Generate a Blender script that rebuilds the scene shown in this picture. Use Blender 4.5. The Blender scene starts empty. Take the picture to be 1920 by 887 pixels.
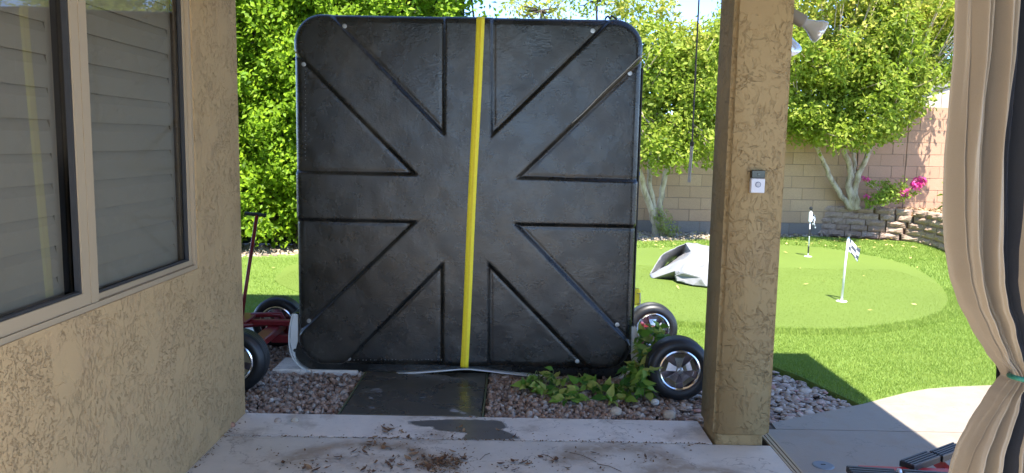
import bpy, bmesh, math, random
import numpy as np
from mathutils import Vector, Matrix
rnd = random.Random(7); rng = np.random.default_rng(7)
S = bpy.context.scene; COL = S.collection

# ------------------------------------------------------------------ camera
PITCH, ROLL, EYE = math.radians(6.83), math.radians(1.03), 1.55
F = Vector((0, math.cos(PITCH), -math.sin(PITCH))); U0 = Vector((0, math.sin(PITCH), math.cos(PITCH)))
R = Vector((1, 0, 0))*math.cos(ROLL) + U0*math.sin(ROLL)
U = -Vector((1, 0, 0))*math.sin(ROLL) + U0*math.cos(ROLL)
cd = bpy.data.cameras.new('camera'); cam = bpy.data.objects.new('camera', cd); COL.objects.link(cam)
cd.sensor_width = 36; cd.lens = 36*1450/1920; cd.clip_start = .05; cd.clip_end = 2000
cam.matrix_world = Matrix(((R.x, U.x, -F.x, 0), (R.y, U.y, -F.y, 0), (R.z, U.z, -F.z, EYE), (0, 0, 0, 1)))
S.camera = cam
# ------------------------------------------------------------------ sky, sun, exposure
TOSUN = Vector((.06, -.47, 1)).normalized()
el = math.asin(TOSUN.z); az = math.atan2(TOSUN.x, TOSUN.y)
w = bpy.data.worlds.new('World'); S.world = w; w.use_nodes = True
nt = w.node_tree; bg = nt.nodes['Background']; sk = nt.nodes.new('ShaderNodeTexSky')
sk.sky_type = 'NISHITA'; sk.sun_disc = False; sk.sun_elevation = el; sk.sun_rotation = az
sk.air_density = .42; sk.dust_density = 0.; sk.ozone_density = 3.0
nt.links.new(sk.outputs[0], bg.inputs[0]); bg.inputs[1].default_value = .15
sl = bpy.data.lights.new('sun', 'SUN'); so = bpy.data.objects.new('sun', sl); COL.objects.link(so)
sl.energy = 3.0; sl.angle = math.radians(.5); sl.color = (1, .95, .87)
so.rotation_euler = (-TOSUN).to_track_quat('-Z', 'Y').to_euler()
S.view_settings.view_transform = 'Standard'; S.view_settings.look = 'None'
S.view_settings.exposure = 2.36; S.view_settings.gamma = 1
S.cycles.max_bounces = 10; S.cycles.diffuse_bounces = 6; S.cycles.transmission_bounces = 6

def ray(x, y): return F + R*((x-960)/1450) + U*((443.5-y)/1450)
def G(x, y, z=0.):
    d = ray(x, y); t = (z-EYE)/d.z; return Vector((d.x*t, d.y*t, z))
def PY(x, y, Y):
    d = ray(x, y); t = Y/d.y; return Vector((d.x*t, Y, EYE+d.z*t))
def PX(x, y, X):
    d = ray(x, y); t = X/d.x; return Vector((X, d.y*t, EYE+d.z*t))

# ------------------------------------------------------------------ materials
class N:
    def __init__(s, name):
        s.m = bpy.data.materials.new(name); s.m.use_nodes = True; s.t = s.m.node_tree
        s.b = s.t.nodes['Principled BSDF']; s.out = s.t.nodes['Material Output']
    def n(s, typ, **kw):
        x = s.t.nodes.new(typ)
        for k, v in kw.items():
            if k.startswith('i_'): x.inputs[k[2:].replace('_', ' ')].default_value = v
            else: setattr(x, k, v)
        return x
    def l(s, a, b): s.t.links.new(a, b)
    def obj(s, scale=(1, 1, 1), world=False, rot=(0, 0, 0)):
        c = s.n('ShaderNodeNewGeometry').outputs['Position'] if world else s.n('ShaderNodeTexCoord').outputs['Object']
        mp = s.n('ShaderNodeMapping'); mp.inputs['Scale'].default_value = scale; mp.inputs['Rotation'].default_value = rot
        s.l(c, mp.inputs[0]); return mp.outputs[0]
    def noise(s, v, scale, detail=4, rough=.55, dist=0):
        x = s.n('ShaderNodeTexNoise'); s.l(v, x.inputs['Vector'])
        x.inputs['Scale'].default_value = scale; x.inputs['Detail'].default_value = detail
        x.inputs['Roughness'].default_value = rough; x.inputs['Distortion'].default_value = dist; return x.outputs['Fac']
    def ramp(s, fac, *stops, interp='LINEAR'):
        x = s.n('ShaderNodeValToRGB'); s.l(fac, x.inputs[0]); e = x.color_ramp.elements; x.color_ramp.interpolation = interp
        while len(e) < len(stops): e.new(.5)
        for i, (p, c) in enumerate(stops):
            e[i].position = p; e[i].color = (c, c, c, 1) if isinstance(c, (int, float)) else (*c, 1)
        return x.outputs[0]
    def mix(s, fac, a, b, mode='MIX'):
        x = s.n('ShaderNodeMix', data_type='RGBA', blend_type=mode)
        for v, k in ((fac, 0), (a, 6), (b, 7)):
            if isinstance(v, (int, float)): x.inputs[k].default_value = v
            elif isinstance(v, tuple): x.inputs[k].default_value = (*v, 1)
            else: s.l(v, x.inputs[k])
        return x.outputs[2]
    def math(s, op, a, b=None, c=None):
        x = s.n('ShaderNodeMath', operation=op)
        for i, v in enumerate((a, b, c)):
            if v is None: continue
            if isinstance(v, (int, float)): x.inputs[i].default_value = v
            else: s.l(v, x.inputs[i])
        return x.outputs[0]
    def color(s, v):
        if isinstance(v, tuple): s.b.inputs['Base Color'].default_value = (*v, 1)
        else: s.l(v, s.b.inputs['Base Color'])
    def rough(s, v):
        if isinstance(v, (int, float)): s.b.inputs['Roughness'].default_value = v
        else: s.l(v, s.b.inputs['Roughness'])
    def bump(s, h, dist=.01, strength=1., prev=None):
        x = s.n('ShaderNodeBump'); s.l(h, x.inputs['Height']); x.inputs['Distance'].default_value = dist
        x.inputs['Strength'].default_value = strength
        if prev is not None: s.l(prev, x.inputs['Normal'])
        s.l(x.outputs[0], s.b.inputs['Normal']); return x.outputs[0]

def simple(name, col, rough=.5, metal=0, nscale=20, amt=.25, bump=.0, spec=.5):
    k = N(name); v = k.obj(); f = k.noise(v, nscale, 5)
    k.color(k.mix(f, tuple(c*(1-amt) for c in col), tuple(min(1, c*(1+amt)) for c in col)))
    k.rough(rough); k.b.inputs['Metallic'].default_value = metal; k.b.inputs['Specular IOR Level'].default_value = spec
    if bump: k.bump(f, bump)
    return k.m

def stucco_mat(name='tan_skip_trowel_stucco', g=1., gz=1., wsc=62, pamt=.25):
    k = N(name); v = k.obj(world=True)
    warp = k.n('ShaderNodeTexNoise'); k.l(v, warp.inputs['Vector']); warp.inputs['Scale'].default_value = 5; warp.inputs['Detail'].default_value = 2
    vm = k.n('ShaderNodeVectorMath', operation='MULTIPLY_ADD'); k.l(warp.outputs['Color'], vm.inputs[0]); vm.inputs[1].default_value = (.11, .11, .11); k.l(v, vm.inputs[2])
    a = k.noise(vm.outputs[0], 7.5, 5, .6, .3)
    plate = k.ramp(a, (.44, 0.), (.50, 1.))                     # wide float passes, slightly proud
    mp = k.n('ShaderNodeMapping'); k.l(vm.outputs[0], mp.inputs[0]); mp.inputs['Scale'].default_value = (1, .8, .38); mp.inputs['Rotation'].default_value = (.75, .45, 0)
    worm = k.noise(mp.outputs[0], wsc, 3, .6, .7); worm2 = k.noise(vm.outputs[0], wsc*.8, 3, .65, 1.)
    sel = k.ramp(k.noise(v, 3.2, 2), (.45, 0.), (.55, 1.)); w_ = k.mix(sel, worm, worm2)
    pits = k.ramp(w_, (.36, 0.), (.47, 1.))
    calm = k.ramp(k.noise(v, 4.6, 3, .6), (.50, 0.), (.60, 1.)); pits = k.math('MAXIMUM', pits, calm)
    fine = k.noise(v, 170, 3)
    h = k.math('ADD', k.math('MULTIPLY', plate, pamt), k.math('ADD', k.math('MULTIPLY', pits, .55), k.math('MULTIPLY', fine, .12)))
    k.bump(h, .0085)
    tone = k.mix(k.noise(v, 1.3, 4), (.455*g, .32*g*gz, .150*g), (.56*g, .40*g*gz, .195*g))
    c = k.mix(k.math('MULTIPLY', k.math('SUBTRACT', 1., pits), .12), tone, (.26*g, .17*g, .085*g))  # pits tinted darker, crevice shade put into the colour
    c = k.mix(k.ramp(k.noise(v, 2.2, 5, .7), (.5, 0.), (.75, .22)), c, (.38*g, .24*g, .16*g))
    k.color(c); k.rough(.92); k.b.inputs['Specular IOR Level'].default_value = .2
    return k.m

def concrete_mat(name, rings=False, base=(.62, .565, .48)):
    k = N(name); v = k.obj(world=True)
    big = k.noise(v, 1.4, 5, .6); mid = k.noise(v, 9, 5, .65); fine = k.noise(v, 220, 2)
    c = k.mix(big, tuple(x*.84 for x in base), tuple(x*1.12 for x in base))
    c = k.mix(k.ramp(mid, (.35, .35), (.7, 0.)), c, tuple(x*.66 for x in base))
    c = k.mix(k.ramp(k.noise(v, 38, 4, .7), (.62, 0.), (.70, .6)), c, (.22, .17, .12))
    if rings:                                                   # dried dirty-water tide marks
        sep = k.n('ShaderNodeSeparateXYZ'); k.l(v, sep.inputs[0]); wob = k.math('MULTIPLY', k.math('SUBTRACT', k.noise(v, 5, 4), .5), .16)
        for cx, cy, r, wd in ((-.72, 3.50, .34, .030), (.55, 3.58, .27, .045), (.88, 3.34, .27, .03)):
            dx = k.math('SUBTRACT', sep.outputs[0], cx); dy = k.math('SUBTRACT', sep.outputs[1], cy)
            d = k.math('SQRT', k.math('ADD', k.math('MULTIPLY', dx, dx), k.math('MULTIPLY', dy, dy)))
            d = k.math('ABSOLUTE', k.math('ADD', k.math('SUBTRACT', d, r), wob))
            ring = k.ramp(d, (0., .85), (wd, .6), (wd*2.8, 0.))
            up = k.ramp(k.math('ADD', dy, k.math('MULTIPLY', wob, .6)), (0., 0.), (.1, 1.))
            c = k.mix(k.math('MULTIPLY', k.math('MULTIPLY', k.math('MULTIPLY', ring, up), 1.), k.ramp(k.noise(v, 17, 4), (.30, 0.3), (.5, 1.))), c, (.30, .225, .15))
    c = k.mix(k.ramp(k.math('ABSOLUTE', k.math('SUBTRACT', k.noise(v, 1.1, 6, .6), .5)), (0., .5), (.0018, 0.)), c, (.12, .10, .08))
    c = k.mix(k.ramp(k.noise(v, 3.1, 6, .7), (.52, 0.), (.64, .5)), c, (.27, .20, .14))
    k.color(c); k.rough(k.ramp(mid, (.3, .5), (.7, .75))); k.bump(k.math('ADD', fine, k.math('MULTIPLY', mid, 2.)), .0012)
    return k.m

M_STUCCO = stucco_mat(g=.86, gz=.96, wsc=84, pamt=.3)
M_PILLAR = stucco_mat('dark_pillar_stucco', .66, 1.0, 54, .6)  # same stucco recipe with a darker base for the pillar
M_SLAB = concrete_mat('patio_concrete', True)
M_HEAD = concrete_mat('header_concrete', base=(.74, .67, .58))
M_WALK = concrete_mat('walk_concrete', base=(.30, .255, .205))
M_JOINT = simple('joint_grit', (.10, .08, .065), .95)

def plastic_black():
    k = N('black_abs_plastic'); v = k.obj(world=True)
    t = k.noise(k.obj((1, 1, 1.7), world=True), 62, 3, .6, .4); lo = k.noise(v, 1.6, 3)
    scr = k.ramp(k.noise(k.obj((7, 7, 2.2), world=True, rot=(0, .6, 0)), 7, 6, .75), (.66, 0.), (.71, .8))
    dust = k.ramp(k.noise(v, 2.6, 6, .65), (.46, 0.), (.74, .8))
    c = k.mix(dust, (.011, .0104, .009), (.055, .049, .039))
    c = k.mix(k.math('MULTIPLY', scr, .6), c, (.16, .15, .14))
    k.color(c); k.rough(k.ramp(k.noise(v, 5, 5, .65), (.3, .17), (.7, .36))); k.bump(k.math('ADD', t, k.math('MULTIPLY', k.noise(v, 9, 4), 2.)), .0013)
    k.b.inputs['Specular IOR Level'].default_value = .55
    return k.m
M_ABS = plastic_black()
M_BLACK = simple('black_rubber', (.018, .018, .019), .55, bump=.0004, nscale=60)
M_TYRE = simple('tyre_rubber', (.012, .0125, .014), .42, nscale=40, bump=.0003)
M_CHROME = simple('polished_alloy', (.78, .78, .79), .16, 1, amt=.05)
M_RED = simple('red_powder_coat', (.20, .014, .02), .36)
M_REDB = simple('bright_red_paint', (.42, .02, .02), .35)
M_WHITE = simple('white_gloss_plastic', (.74, .74, .72), .35, amt=.04)
M_PAN = simple('pale_acrylic', (.60, .60, .57), .3, amt=.1, nscale=6)
M_YEL = simple('yellow_webbing', (.95, .75, .03), .6, nscale=90, amt=.12, bump=.0004)
M_YELD = simple('yellow_webbing_stitch', (.66, .46, .02), .7, nscale=90)
M_STEEL = simple('grey_steel', (.42, .42, .42), .35, .9)
M_FRAME = simple('almond_vinyl', (.36, .27, .165), .5, amt=.06, nscale=3)
M_GASKET = simple('dark_gasket', (.03, .028, .026), .7)
M_LOUVER = simple('grey_louver', (.44, .375, .28), .55, amt=.06, nscale=3)
M_ROOM = simple('dark_room', (.05, .045, .04), .9)
M_CEIL = simple('patio_ceiling_paint', (.62, .55, .44), .9)
M_SHINGLE = simple('roof_tile', (.28, .17, .12), .9)
M_SOIL = simple('gravel_bed_soil', (.07, .045, .03), 1., nscale=30, amt=.5, bump=.01)
M_BARK = None

def glass_mat():
    k = N('window_glass'); k.t.nodes.remove(k.b)
    gl = k.n('ShaderNodeBsdfGlossy'); gl.inputs['Roughness'].default_value = .015; gl.inputs['Color'].default_value = (.95, .97, 1, 1)
    tr = k.n('ShaderNodeBsdfTransparent'); tr.inputs['Color'].default_value = (.80, .80, .78, 1)
    fr = k.n('ShaderNodeFresnel'); fr.inputs['IOR'].default_value = 1.55
    w2 = k.n('ShaderNodeBump'); w2.inputs['Distance'].default_value = .0012; k.l(k.noise(k.obj((1, 1, .6), world=True), 1.2, 1), w2.inputs['Height'])
    k.l(w2.outputs[0], gl.inputs['Normal'])
    mx = k.n('ShaderNodeMixShader'); k.l(k.math('ADD', k.math('MULTIPLY', fr.outputs[0], .85), .02), mx.inputs[0])
    k.l(tr.outputs[0], mx.inputs[1]); k.l(gl.outputs[0], mx.inputs[2]); k.l(mx.outputs[0], k.out.inputs[0]); return k.m
M_GLASS = glass_mat()

def leaf_mat(name, *cols, trans=.42, rough=.5, spec=.16):
    k = N(name); g = k.n('ShaderNodeNewGeometry').outputs['Random Per Island']
    st = [(i/(len(cols)-1) if len(cols) > 1 else 0, c) for i, c in enumerate(cols)]
    c = k.ramp(g, *st)
    clump = k.noise(k.obj(world=True), 1.7, 2); c = k.mix(k.ramp(clump, (.35, .0), (.65, .4)), c, cols[-1])
    k.color(c); k.rough(rough); k.b.inputs['Specular IOR Level'].default_value = spec
    tl = k.n('ShaderNodeBsdfTranslucent'); k.l(k.mix(.5, c, (.35, .5, .03), 'MIX'), tl.inputs['Color'])
    mx = k.n('ShaderNodeMixShader'); mx.inputs[0].default_value = trans
    k.l(k.b.outputs[0], mx.inputs[1]); k.l(tl.outputs[0], mx.inputs[2]); k.l(mx.outputs[0], k.out.inputs[0]); return k.m
M_HEDGE = leaf_mat('hedge_leaf', (.03, .075, .006), (.15, .29, .015), (.33, .48, .025))
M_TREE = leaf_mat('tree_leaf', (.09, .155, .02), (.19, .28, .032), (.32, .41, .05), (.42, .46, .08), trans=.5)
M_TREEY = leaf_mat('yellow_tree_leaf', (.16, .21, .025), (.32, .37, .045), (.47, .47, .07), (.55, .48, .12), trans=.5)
M_SHRUB = leaf_mat('shrub_leaf', (.05, .13, .025), (.10, .22, .03), (.20, .33, .04), trans=.3)
M_PALE = leaf_mat('sucker_leaf', (.35, .33, .12), (.5, .48, .2), (.3, .35, .1))
M_PINK = leaf_mat('magenta_bract', (.60, .02, .22), (.75, .04, .34), (.8, .2, .45), trans=.3)
M_DRY = leaf_mat('dry_leaf', (.07, .04, .025), (.17, .09, .045), (.25, .15, .08), trans=.05, rough=.8)
M_FALLEN = leaf_mat('fallen_yellow_leaf', (.5, .38, .1), (.6, .5, .2), trans=.1, rough=.8)

def bark_mat():
    k = N('pale_bark'); v = k.obj((1, 1, .35), world=True)
    a = k.noise(v, 14, 5, .65)
    c = k.ramp(a, (.32, (.20, .15, .10)), (.5, (.47, .38, .28)), (.68, (.64, .54, .42)))
    k.color(c); k.rough(.9); k.bump(a, .012); return k.m
M_BARK = bark_mat()
M_DKBARK = simple('dark_bark', (.07, .055, .04), .95, bump=.01)

def turf_mat(name, c1, c2, scale):
    k = N(name); v = k.obj(world=True)
    f = k.noise(v, scale, 3, .7); g = k.noise(v, .7, 4)
    c = k.mix(f, c1, c2); c = k.mix(k.math('MULTIPLY', k.ramp(g, (.35, 0.), (.7, 1.)), .3), c, tuple(x*1.25 for x in c2))
    dirt = k.ramp(k.noise(v, 23, 4, .7), (.70, 0.), (.76, .35)); c = k.mix(dirt, c, (.35, .33, .12))
    k.color(c); k.rough(.85); k.bump(f, .012); k.b.inputs['Specular IOR Level'].default_value = .25
    return k.m
M_TURF = turf_mat('lawn_turf', (.09, .15, .025), (.20, .29, .06), 90)
M_GREEN = turf_mat('putting_turf', (.115, .175, .028), (.16, .225, .04), 150)
M_BLADE = leaf_mat('turf_blade', (.12, .20, .03), (.21, .31, .055), (.32, .41, .10), trans=.3, rough=.6, spec=.15)

def island_mat(name, stops, rough=.85, bump=.004, bs=90):
    k = N(name); g = k.n('ShaderNodeNewGeometry').outputs['Random Per Island']; v = k.obj(world=True)
    c = k.ramp(g, *stops); n = k.noise(v, bs, 4, .6)
    c = k.mix(k.math('MULTIPLY', n, .45), c, (.12, .09, .075)); k.color(c); k.rough(rough); k.bump(n, bump); return k.m
M_PEB = island_mat('river_pebble', [(0, (.14, .085, .055)), (.3, (.32, .21, .14)), (.55, (.44, .29, .20)), (.75, (.40, .32, .25)), (.93, (.42, .36, .30)), (1, (.62, .55, .47))], .6)
M_PEBL = island_mat('pale_tan_gravel', [(0, (.22, .17, .12)), (.5, (.42, .33, .24)), (1, (.6, .52, .4))])  # pale tan tones picked at random per stone
M_FLAKE = island_mat('flat_slate_chip', [(0, (.22, .16, .13)), (.3, (.44, .33, .24)), (.6, (.50, .41, .33)), (.9, (.64, .53, .42)), (1, (.48, .22, .18))], .7)
M_MULCH = island_mat('wood_mulch', [(0, (.28, .17, .09)), (.5, (.48, .33, .18)), (1, (.62, .48, .28))])

def rand_obj_mat(name, c1, c2, dark, scale=26, bump=.004, rough=.9):
    k = N(name); oi = k.n('ShaderNodeObjectInfo'); v = k.obj(world=True)
    c = k.mix(oi.outputs['Random'], c1, c2); n = k.noise(v, scale, 5, .7)
    c = k.mix(k.ramp(n, (.35, .55), (.6, 0.)), c, dark); k.color(c); k.rough(rough); k.bump(n, bump); return k.m
M_BLOCK = rand_obj_mat('tan_concrete_block', (.50, .31, .18), (.58, .375, .225), (.40, .25, .15), 60, .003)
M_BLOCKP = rand_obj_mat('pink_concrete_block', (.44, .26, .165), (.50, .30, .195), (.36, .21, .13), 60, .003)
M_BLOCKG = rand_obj_mat('grey_concrete_block', (.24, .20, .17), (.28, .24, .2), (.18, .15, .12), 60, .003)
M_MORTAR = simple('mortar', (.27, .19, .13), .95)
M_RET = rand_obj_mat('split_face_block', (.40, .27, .20), (.52, .38, .30), (.24, .15, .10), 30, .014)

# ------------------------------------------------------------------ mesh builder
class MB:
    def __init__(s): s.v = []; s.f = []; s.n = 0
    def add(s, vs, fs):
        o = s.n; s.v.extend([tuple(x) for x in vs]); s.f.extend([tuple(i+o for i in q) for q in fs]); s.n += len(vs); return s
    def box(s, x0, x1, y0, y1, z0, z1):
        return s.add([(x, y, z) for x in (x0, x1) for y in (y0, y1) for z in (z0, z1)],
                     [(0, 1, 3, 2), (4, 6, 7, 5), (0, 4, 5, 1), (2, 3, 7, 6), (0, 2, 6, 4), (1, 5, 7, 3)])
    def bbox(s, x0, x1, y0, y1, z0, z1, b=.01):                      # box with chamfered edges
        bm = bmesh.new(); bmesh.ops.create_cube(bm, size=1)
        for v in bm.verts: v.co = Vector(((x0+x1)/2+v.co.x*(x1-x0), (y0+y1)/2+v.co.y*(y1-y0), (z0+z1)/2+v.co.z*(z1-z0)))
        bmesh.ops.bevel(bm, geom=bm.edges[:], offset=b, segments=1, affect='EDGES')
        return s.bm(bm)
    def bm(s, bm, M=None):
        if M is not None: bmesh.ops.transform(bm, matrix=M, verts=bm.verts)
        bm.verts.index_update(); s.add([v.co[:] for v in bm.verts], [[v.index for v in f.verts] for f in bm.faces]); bm.free(); return s
    def tube(s, pts, rad, n=8, cap=True):
        pts = [Vector(p) for p in pts]; rad = rad if isinstance(rad, (list, tuple)) else [rad]*len(pts)
        vs = []; fs = []; up = None
        for i, p in enumerate(pts):
            t = (pts[min(i+1, len(pts)-1)]-pts[max(i-1, 0)]).normalized()
            if up is None: up = t.orthogonal().normalized()
            up = (up - t*up.dot(t)).normalized(); sd = t.cross(up)
            for k in range(n):
                a = 2*math.pi*k/n; vs.append(p+(up*math.cos(a)+sd*math.sin(a))*rad[i])
        for i in range(len(pts)-1):
            for k in range(n): fs.append((i*n+k, i*n+(k+1) % n, (i+1)*n+(k+1) % n, (i+1)*n+k))
        if cap: fs.append(tuple(range(n-1, -1, -1))); fs.append(tuple((len(pts)-1)*n+k for k in range(n)))
        return s.add(vs, fs)
    def lathe(s, prof, org, axis, n=32, ph=0.):                      # prof: (radius, along)
        axis = Vector(axis).normalized(); a = axis.orthogonal().normalized(); b = axis.cross(a); org = Vector(org); vs = []; fs = []
        for r, h in prof:
            for k in range(n):
                t = 2*math.pi*k/n+ph; vs.append(org+axis*h+(a*math.cos(t)+b*math.sin(t))*r)
        for i in range(len(prof)-1):
            for k in range(n): fs.append((i*n+k, i*n+(k+1) % n, (i+1)*n+(k+1) % n, (i+1)*n+k))
        return s.add(vs, fs)
    def prism(s, poly, z0, z1):                                       # poly in XY
        n = len(poly); vs = [(p[0], p[1], z0) for p in poly]+[(p[0], p[1], z1) for p in poly]
        return s.add(vs, [tuple(range(n-1, -1, -1)), tuple(range(n, 2*n))]+[(i, (i+1) % n, n+(i+1) % n, n+i) for i in range(n)])
    def build(s, name, mat, parent=None, smooth=False, loc=(0, 0, 0)):
        me = bpy.data.meshes.new(name); me.from_pydata([tuple(a-b for a, b in zip(v, loc)) for v in s.v], [], s.f)
        me.materials.append(mat)
        if smooth: me.polygons.foreach_set('use_smooth', [True]*len(me.polygons))
        o = bpy.data.objects.new(name, me); o.location = loc; COL.objects.link(o)
        if parent is not None: o.parent = parent
        return o
def flat(name, V, Fc, mat, parent=None, smooth=False):
    """numpy verts (n,3), faces (m,k) -> object"""
    me = bpy.data.meshes.new(name); V = np.asarray(V, np.float32); Fc = np.asarray(Fc, np.int32); k = Fc.shape[1]
    me.vertices.add(len(V)); me.vertices.foreach_set('co', V.ravel())
    me.loops.add(Fc.size); me.loops.foreach_set('vertex_index', Fc.ravel())
    me.polygons.add(len(Fc)); me.polygons.foreach_set('loop_start', np.arange(0, Fc.size, k, dtype=np.int32))
    if smooth: me.polygons.foreach_set('use_smooth', np.ones(len(Fc), bool))
    me.update(calc_edges=True); me.validate(); me.materials.append(mat)
    o = bpy.data.objects.new(name, me); COL.objects.link(o)
    if parent is not None: o.parent = parent
    return o
def tag(o, label=None, cat=None, group=None, kind=None):
    if label: o['label'] = label
    if cat: o['category'] = cat
    if group: o['group'] = group
    if kind: o['kind'] = kind
    return o
def empty(name, loc, label, cat, group=None):
    o = bpy.data.objects.new(name, None); o.empty_display_size = .1; COL.objects.link(o); o.location = loc
    bpy.context.view_layer.update(); return tag(o, label, cat, group)
def own(parent, *kids):                                             # parent a mesh modelled in world space
    for k in kids:
        k.parent = parent; k.matrix_parent_inverse = Matrix.Translation(-parent.location)
    return kids[-1] if kids else None
def smooth_by(o, deg=35):
    me = o.data; me.polygons.foreach_set('use_smooth', [True]*len(me.polygons)); me.set_sharp_from_angle(angle=math.radians(deg)); return o
def share(name, mesh, parent, M):
    o = bpy.data.objects.new(name, mesh); COL.objects.link(o); o.parent = parent; o.matrix_local = M; return o

def pip(P, poly):                                                    # vectorised point in polygon
    x, y = P[:, 0], P[:, 1]; c = np.zeros(len(P), bool); j = len(poly)-1
    for i in range(len(poly)):
        xi, yi = poly[i][:2]; xj, yj = poly[j][:2]
        c ^= ((yi > y) != (yj > y)) & (x < (xj-xi)*(y-yi)/((yj-yi) or 1e-9)+xi); j = i
    return c
def catmull(pts, n=8, closed=False):
    P = [Vector(p) for p in pts]; m = len(P); out = []
    for i in range(m if closed else m-1):
        a, b, c, d = (P[(i-1) % m] if closed or i else P[0]), P[i], P[(i+1) % m], (P[(i+2) % m] if closed or i+2 < m else P[-1])
        for k in range(n):
            t = k/n; out.append(.5*((2*b)+(c-a)*t+(2*a-5*b+4*c-d)*t*t+(3*b-a-3*c+d)*t**3))
    if not closed: out.append(P[-1])
    return out

# ------------------------------------------------------------------ ground and paving
W0 = 14.0                                                            # block wall line
st = lambda o: tag(o, kind='structure')
st(MB().box(-60, 60, -30, 120, -.30, -.06).build('ground', M_SOIL))
lawn_edge = [(-2.0, 6.5), (-1.2, 6.3), (0, 5.9), (1.0, 5.75)]+[tuple(G(x, y)[:2]) for x, y in ((1400, 675), (1450, 688), (1495, 703), (1540, 725), (1580, 743), (1612, 758))]
walk_curve = [tuple(G(x, y)[:2]) for x, y in ((1447, 793), (1530, 775), (1620, 757), (1660, 746), (1700, 736), (1740, 729), (1790, 725), (1865, 722), (1960, 722))]
back_edge = [(8, 12.9), (5.4, 13.75), (4.6, 13.5), (3.4, 12.9), (2.3, 12.6), (0, 12.4), (-3.4, 10.3), (-9, 9.5)]
lawn_poly = [(-9, 6.5)]+lawn_edge+walk_curve[2:]+[(5.2, 4.9), (9, 4.9)]+back_edge
st(MB().prism(lawn_poly, -.055, 0.0).build('lawn', M_TURF))
gp = [G(x, y) for x, y in ((519, 530), (528, 512), (556, 496), (700, 482), (900, 470), (1190, 466), (1330, 462), (1440, 460), (1530, 464), (1610, 476), (1690, 494), (1740, 518), (1772, 548), (1776, 570), (1755, 590), (1700, 604), (1640, 613), (1580, 618), (1500, 618), (1420, 614), (1330, 608), (1262, 604), (1190, 600), (1000, 596), (760, 585), (600, 560))]
green_poly = [(p.x, p.y) for p in catmull(gp, 6, True)]
st(MB().prism(green_poly, .001, .006).build('putting_green', M_GREEN))
# patio slab, header strip, side slab with grooves between them
st(MB().box(-1.5, 1.375, -9, 3.905, -.2, 0).build('patio_slab', M_SLAB))
hd = MB().box(-1.75, 1.075, 3.922, 4.252, -.2, .001)
hd = hd.build('concrete_header', M_HEAD); st(hd)
sx = 1.43
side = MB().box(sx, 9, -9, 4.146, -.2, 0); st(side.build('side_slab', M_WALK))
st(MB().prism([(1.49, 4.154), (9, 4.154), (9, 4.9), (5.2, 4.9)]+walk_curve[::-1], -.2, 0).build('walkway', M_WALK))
st(MB().box(1.39, 1.49, 3.2, 4.24, -.2, -.008).build('joint_bed', M_JOINT))
dr = empty('channel_drain', (1.402, 3.2, 0), 'narrow beige slotted channel drain running from pillar base toward the viewer', 'drain')
own(dr, MB().box(1.376, 1.388, .5, 4.12, -.03, .002).build('rail', M_FRAME), MB().box(1.394, 1.410, .5, 4.12, -.03, .002).build('rail', M_FRAME),
    MB().box(1.416, 1.428, .5, 4.12, -.03, .002).build('rail', M_FRAME), MB().box(1.374, 1.43, .5, 4.12, -.04, -.008).build('channel', M_JOINT))
# wet paver
def wet_mat():
    k = N('wet_dark_concrete'); v = k.obj(world=True); n = k.noise(v, 3.2, 5, .6); d = k.ramp(k.noise(v, 4.3, 6, .6, .4), (.635, 0.), (.66, 1.))
    c = k.mix(n, (.05, .045, .036), (.105, .095, .072)); k.color(k.mix(d, c, (.30, .30, .30)))
    k.rough(k.mix(d, k.ramp(n, (.3, .16), (.7, .45)), (.6, .6, .6))); k.bump(k.noise(v, 60, 3), .0007); return k.m
M_WET = wet_mat()
pv = empty('paver', (-.56, 4.26, 0), 'large dark wet concrete paver leading under the black spa', 'paver')
own(pv, MB().bbox(-.965, -.155, 4.256, 5.10, -.06, .004, .006).build('slab', M_WET),
    MB().box(-.153, -.145, 4.258, 5.10, -.06, .006).build('edging', simple('olive_edging', (.11, .12, .06), .6)),
    MB().box(-.975, -.967, 4.258, 5.10, -.06, .006).build('edging', simple('olive_edging', (.11, .12, .06), .6)))
# puddle stain on the header, an irregular film of wet
pts = [(770, 792), (800, 789), (850, 787), (905, 788), (938, 790), (948, 800), (940, 806), (955, 812), (968, 822), (900, 824), (868, 822), (876, 812), (850, 809), (820, 806), (812, 800), (790, 799)]
pd = [G(x, y, .003) for x, y in catmull([(a, b, 0) for a, b in pts], 5, True) for x, y in ((x, y),)] if False else [G(p.x+rnd.uniform(-2, 2), p.y+rnd.uniform(-.6, .6), .003) for p in catmull([(a, b, 0) for a, b in pts], 9, True)]
M_STAIN = simple('damp_concrete', (.13, .12, .105), .35, nscale=15)
pm_ = sum((Vector((p.x, p.y, 0)) for p in pd), Vector())/len(pd)
def grow(p, k1, j): x, y = pm_.x+(p.x-pm_.x)*k1+rnd.uniform(-j, j), pm_.y+(p.y-pm_.y)*k1+rnd.uniform(-j, j); return (x, max(3.926, min(y, 4.248)))
tag(MB().prism([grow(p, 1.07, .006) for p in pd], .0012, .0022).build('damp_edge', simple('half_dry_concrete', (.36, .33, .285), .55, nscale=40)), 'half dried paler rim round the dark damp patch', 'damp rim')
tag(MB().prism([(p.x, min(p.y, 4.248)) for p in pd], .0026, .0036).build('puddle', M_STAIN), 'dark irregular damp patch on the concrete header strip', 'puddle')
tag(MB().bbox(-1.60, -1.02, 5.06, 5.36, -.05, .015, .008).build('stepping_slab', M_HEAD), 'pale concrete slab lying in gravel under the left spa corner', 'paver')
st(MB().box(-9, -1.6, 6.08, 6.49, -.2, .004).build('garden_path', M_HEAD))
dc = empty('drain_cover', (1.556, 3.66, 0), 'round blue grey cleanout cover set in the shaded slab', 'drain cover')
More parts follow.
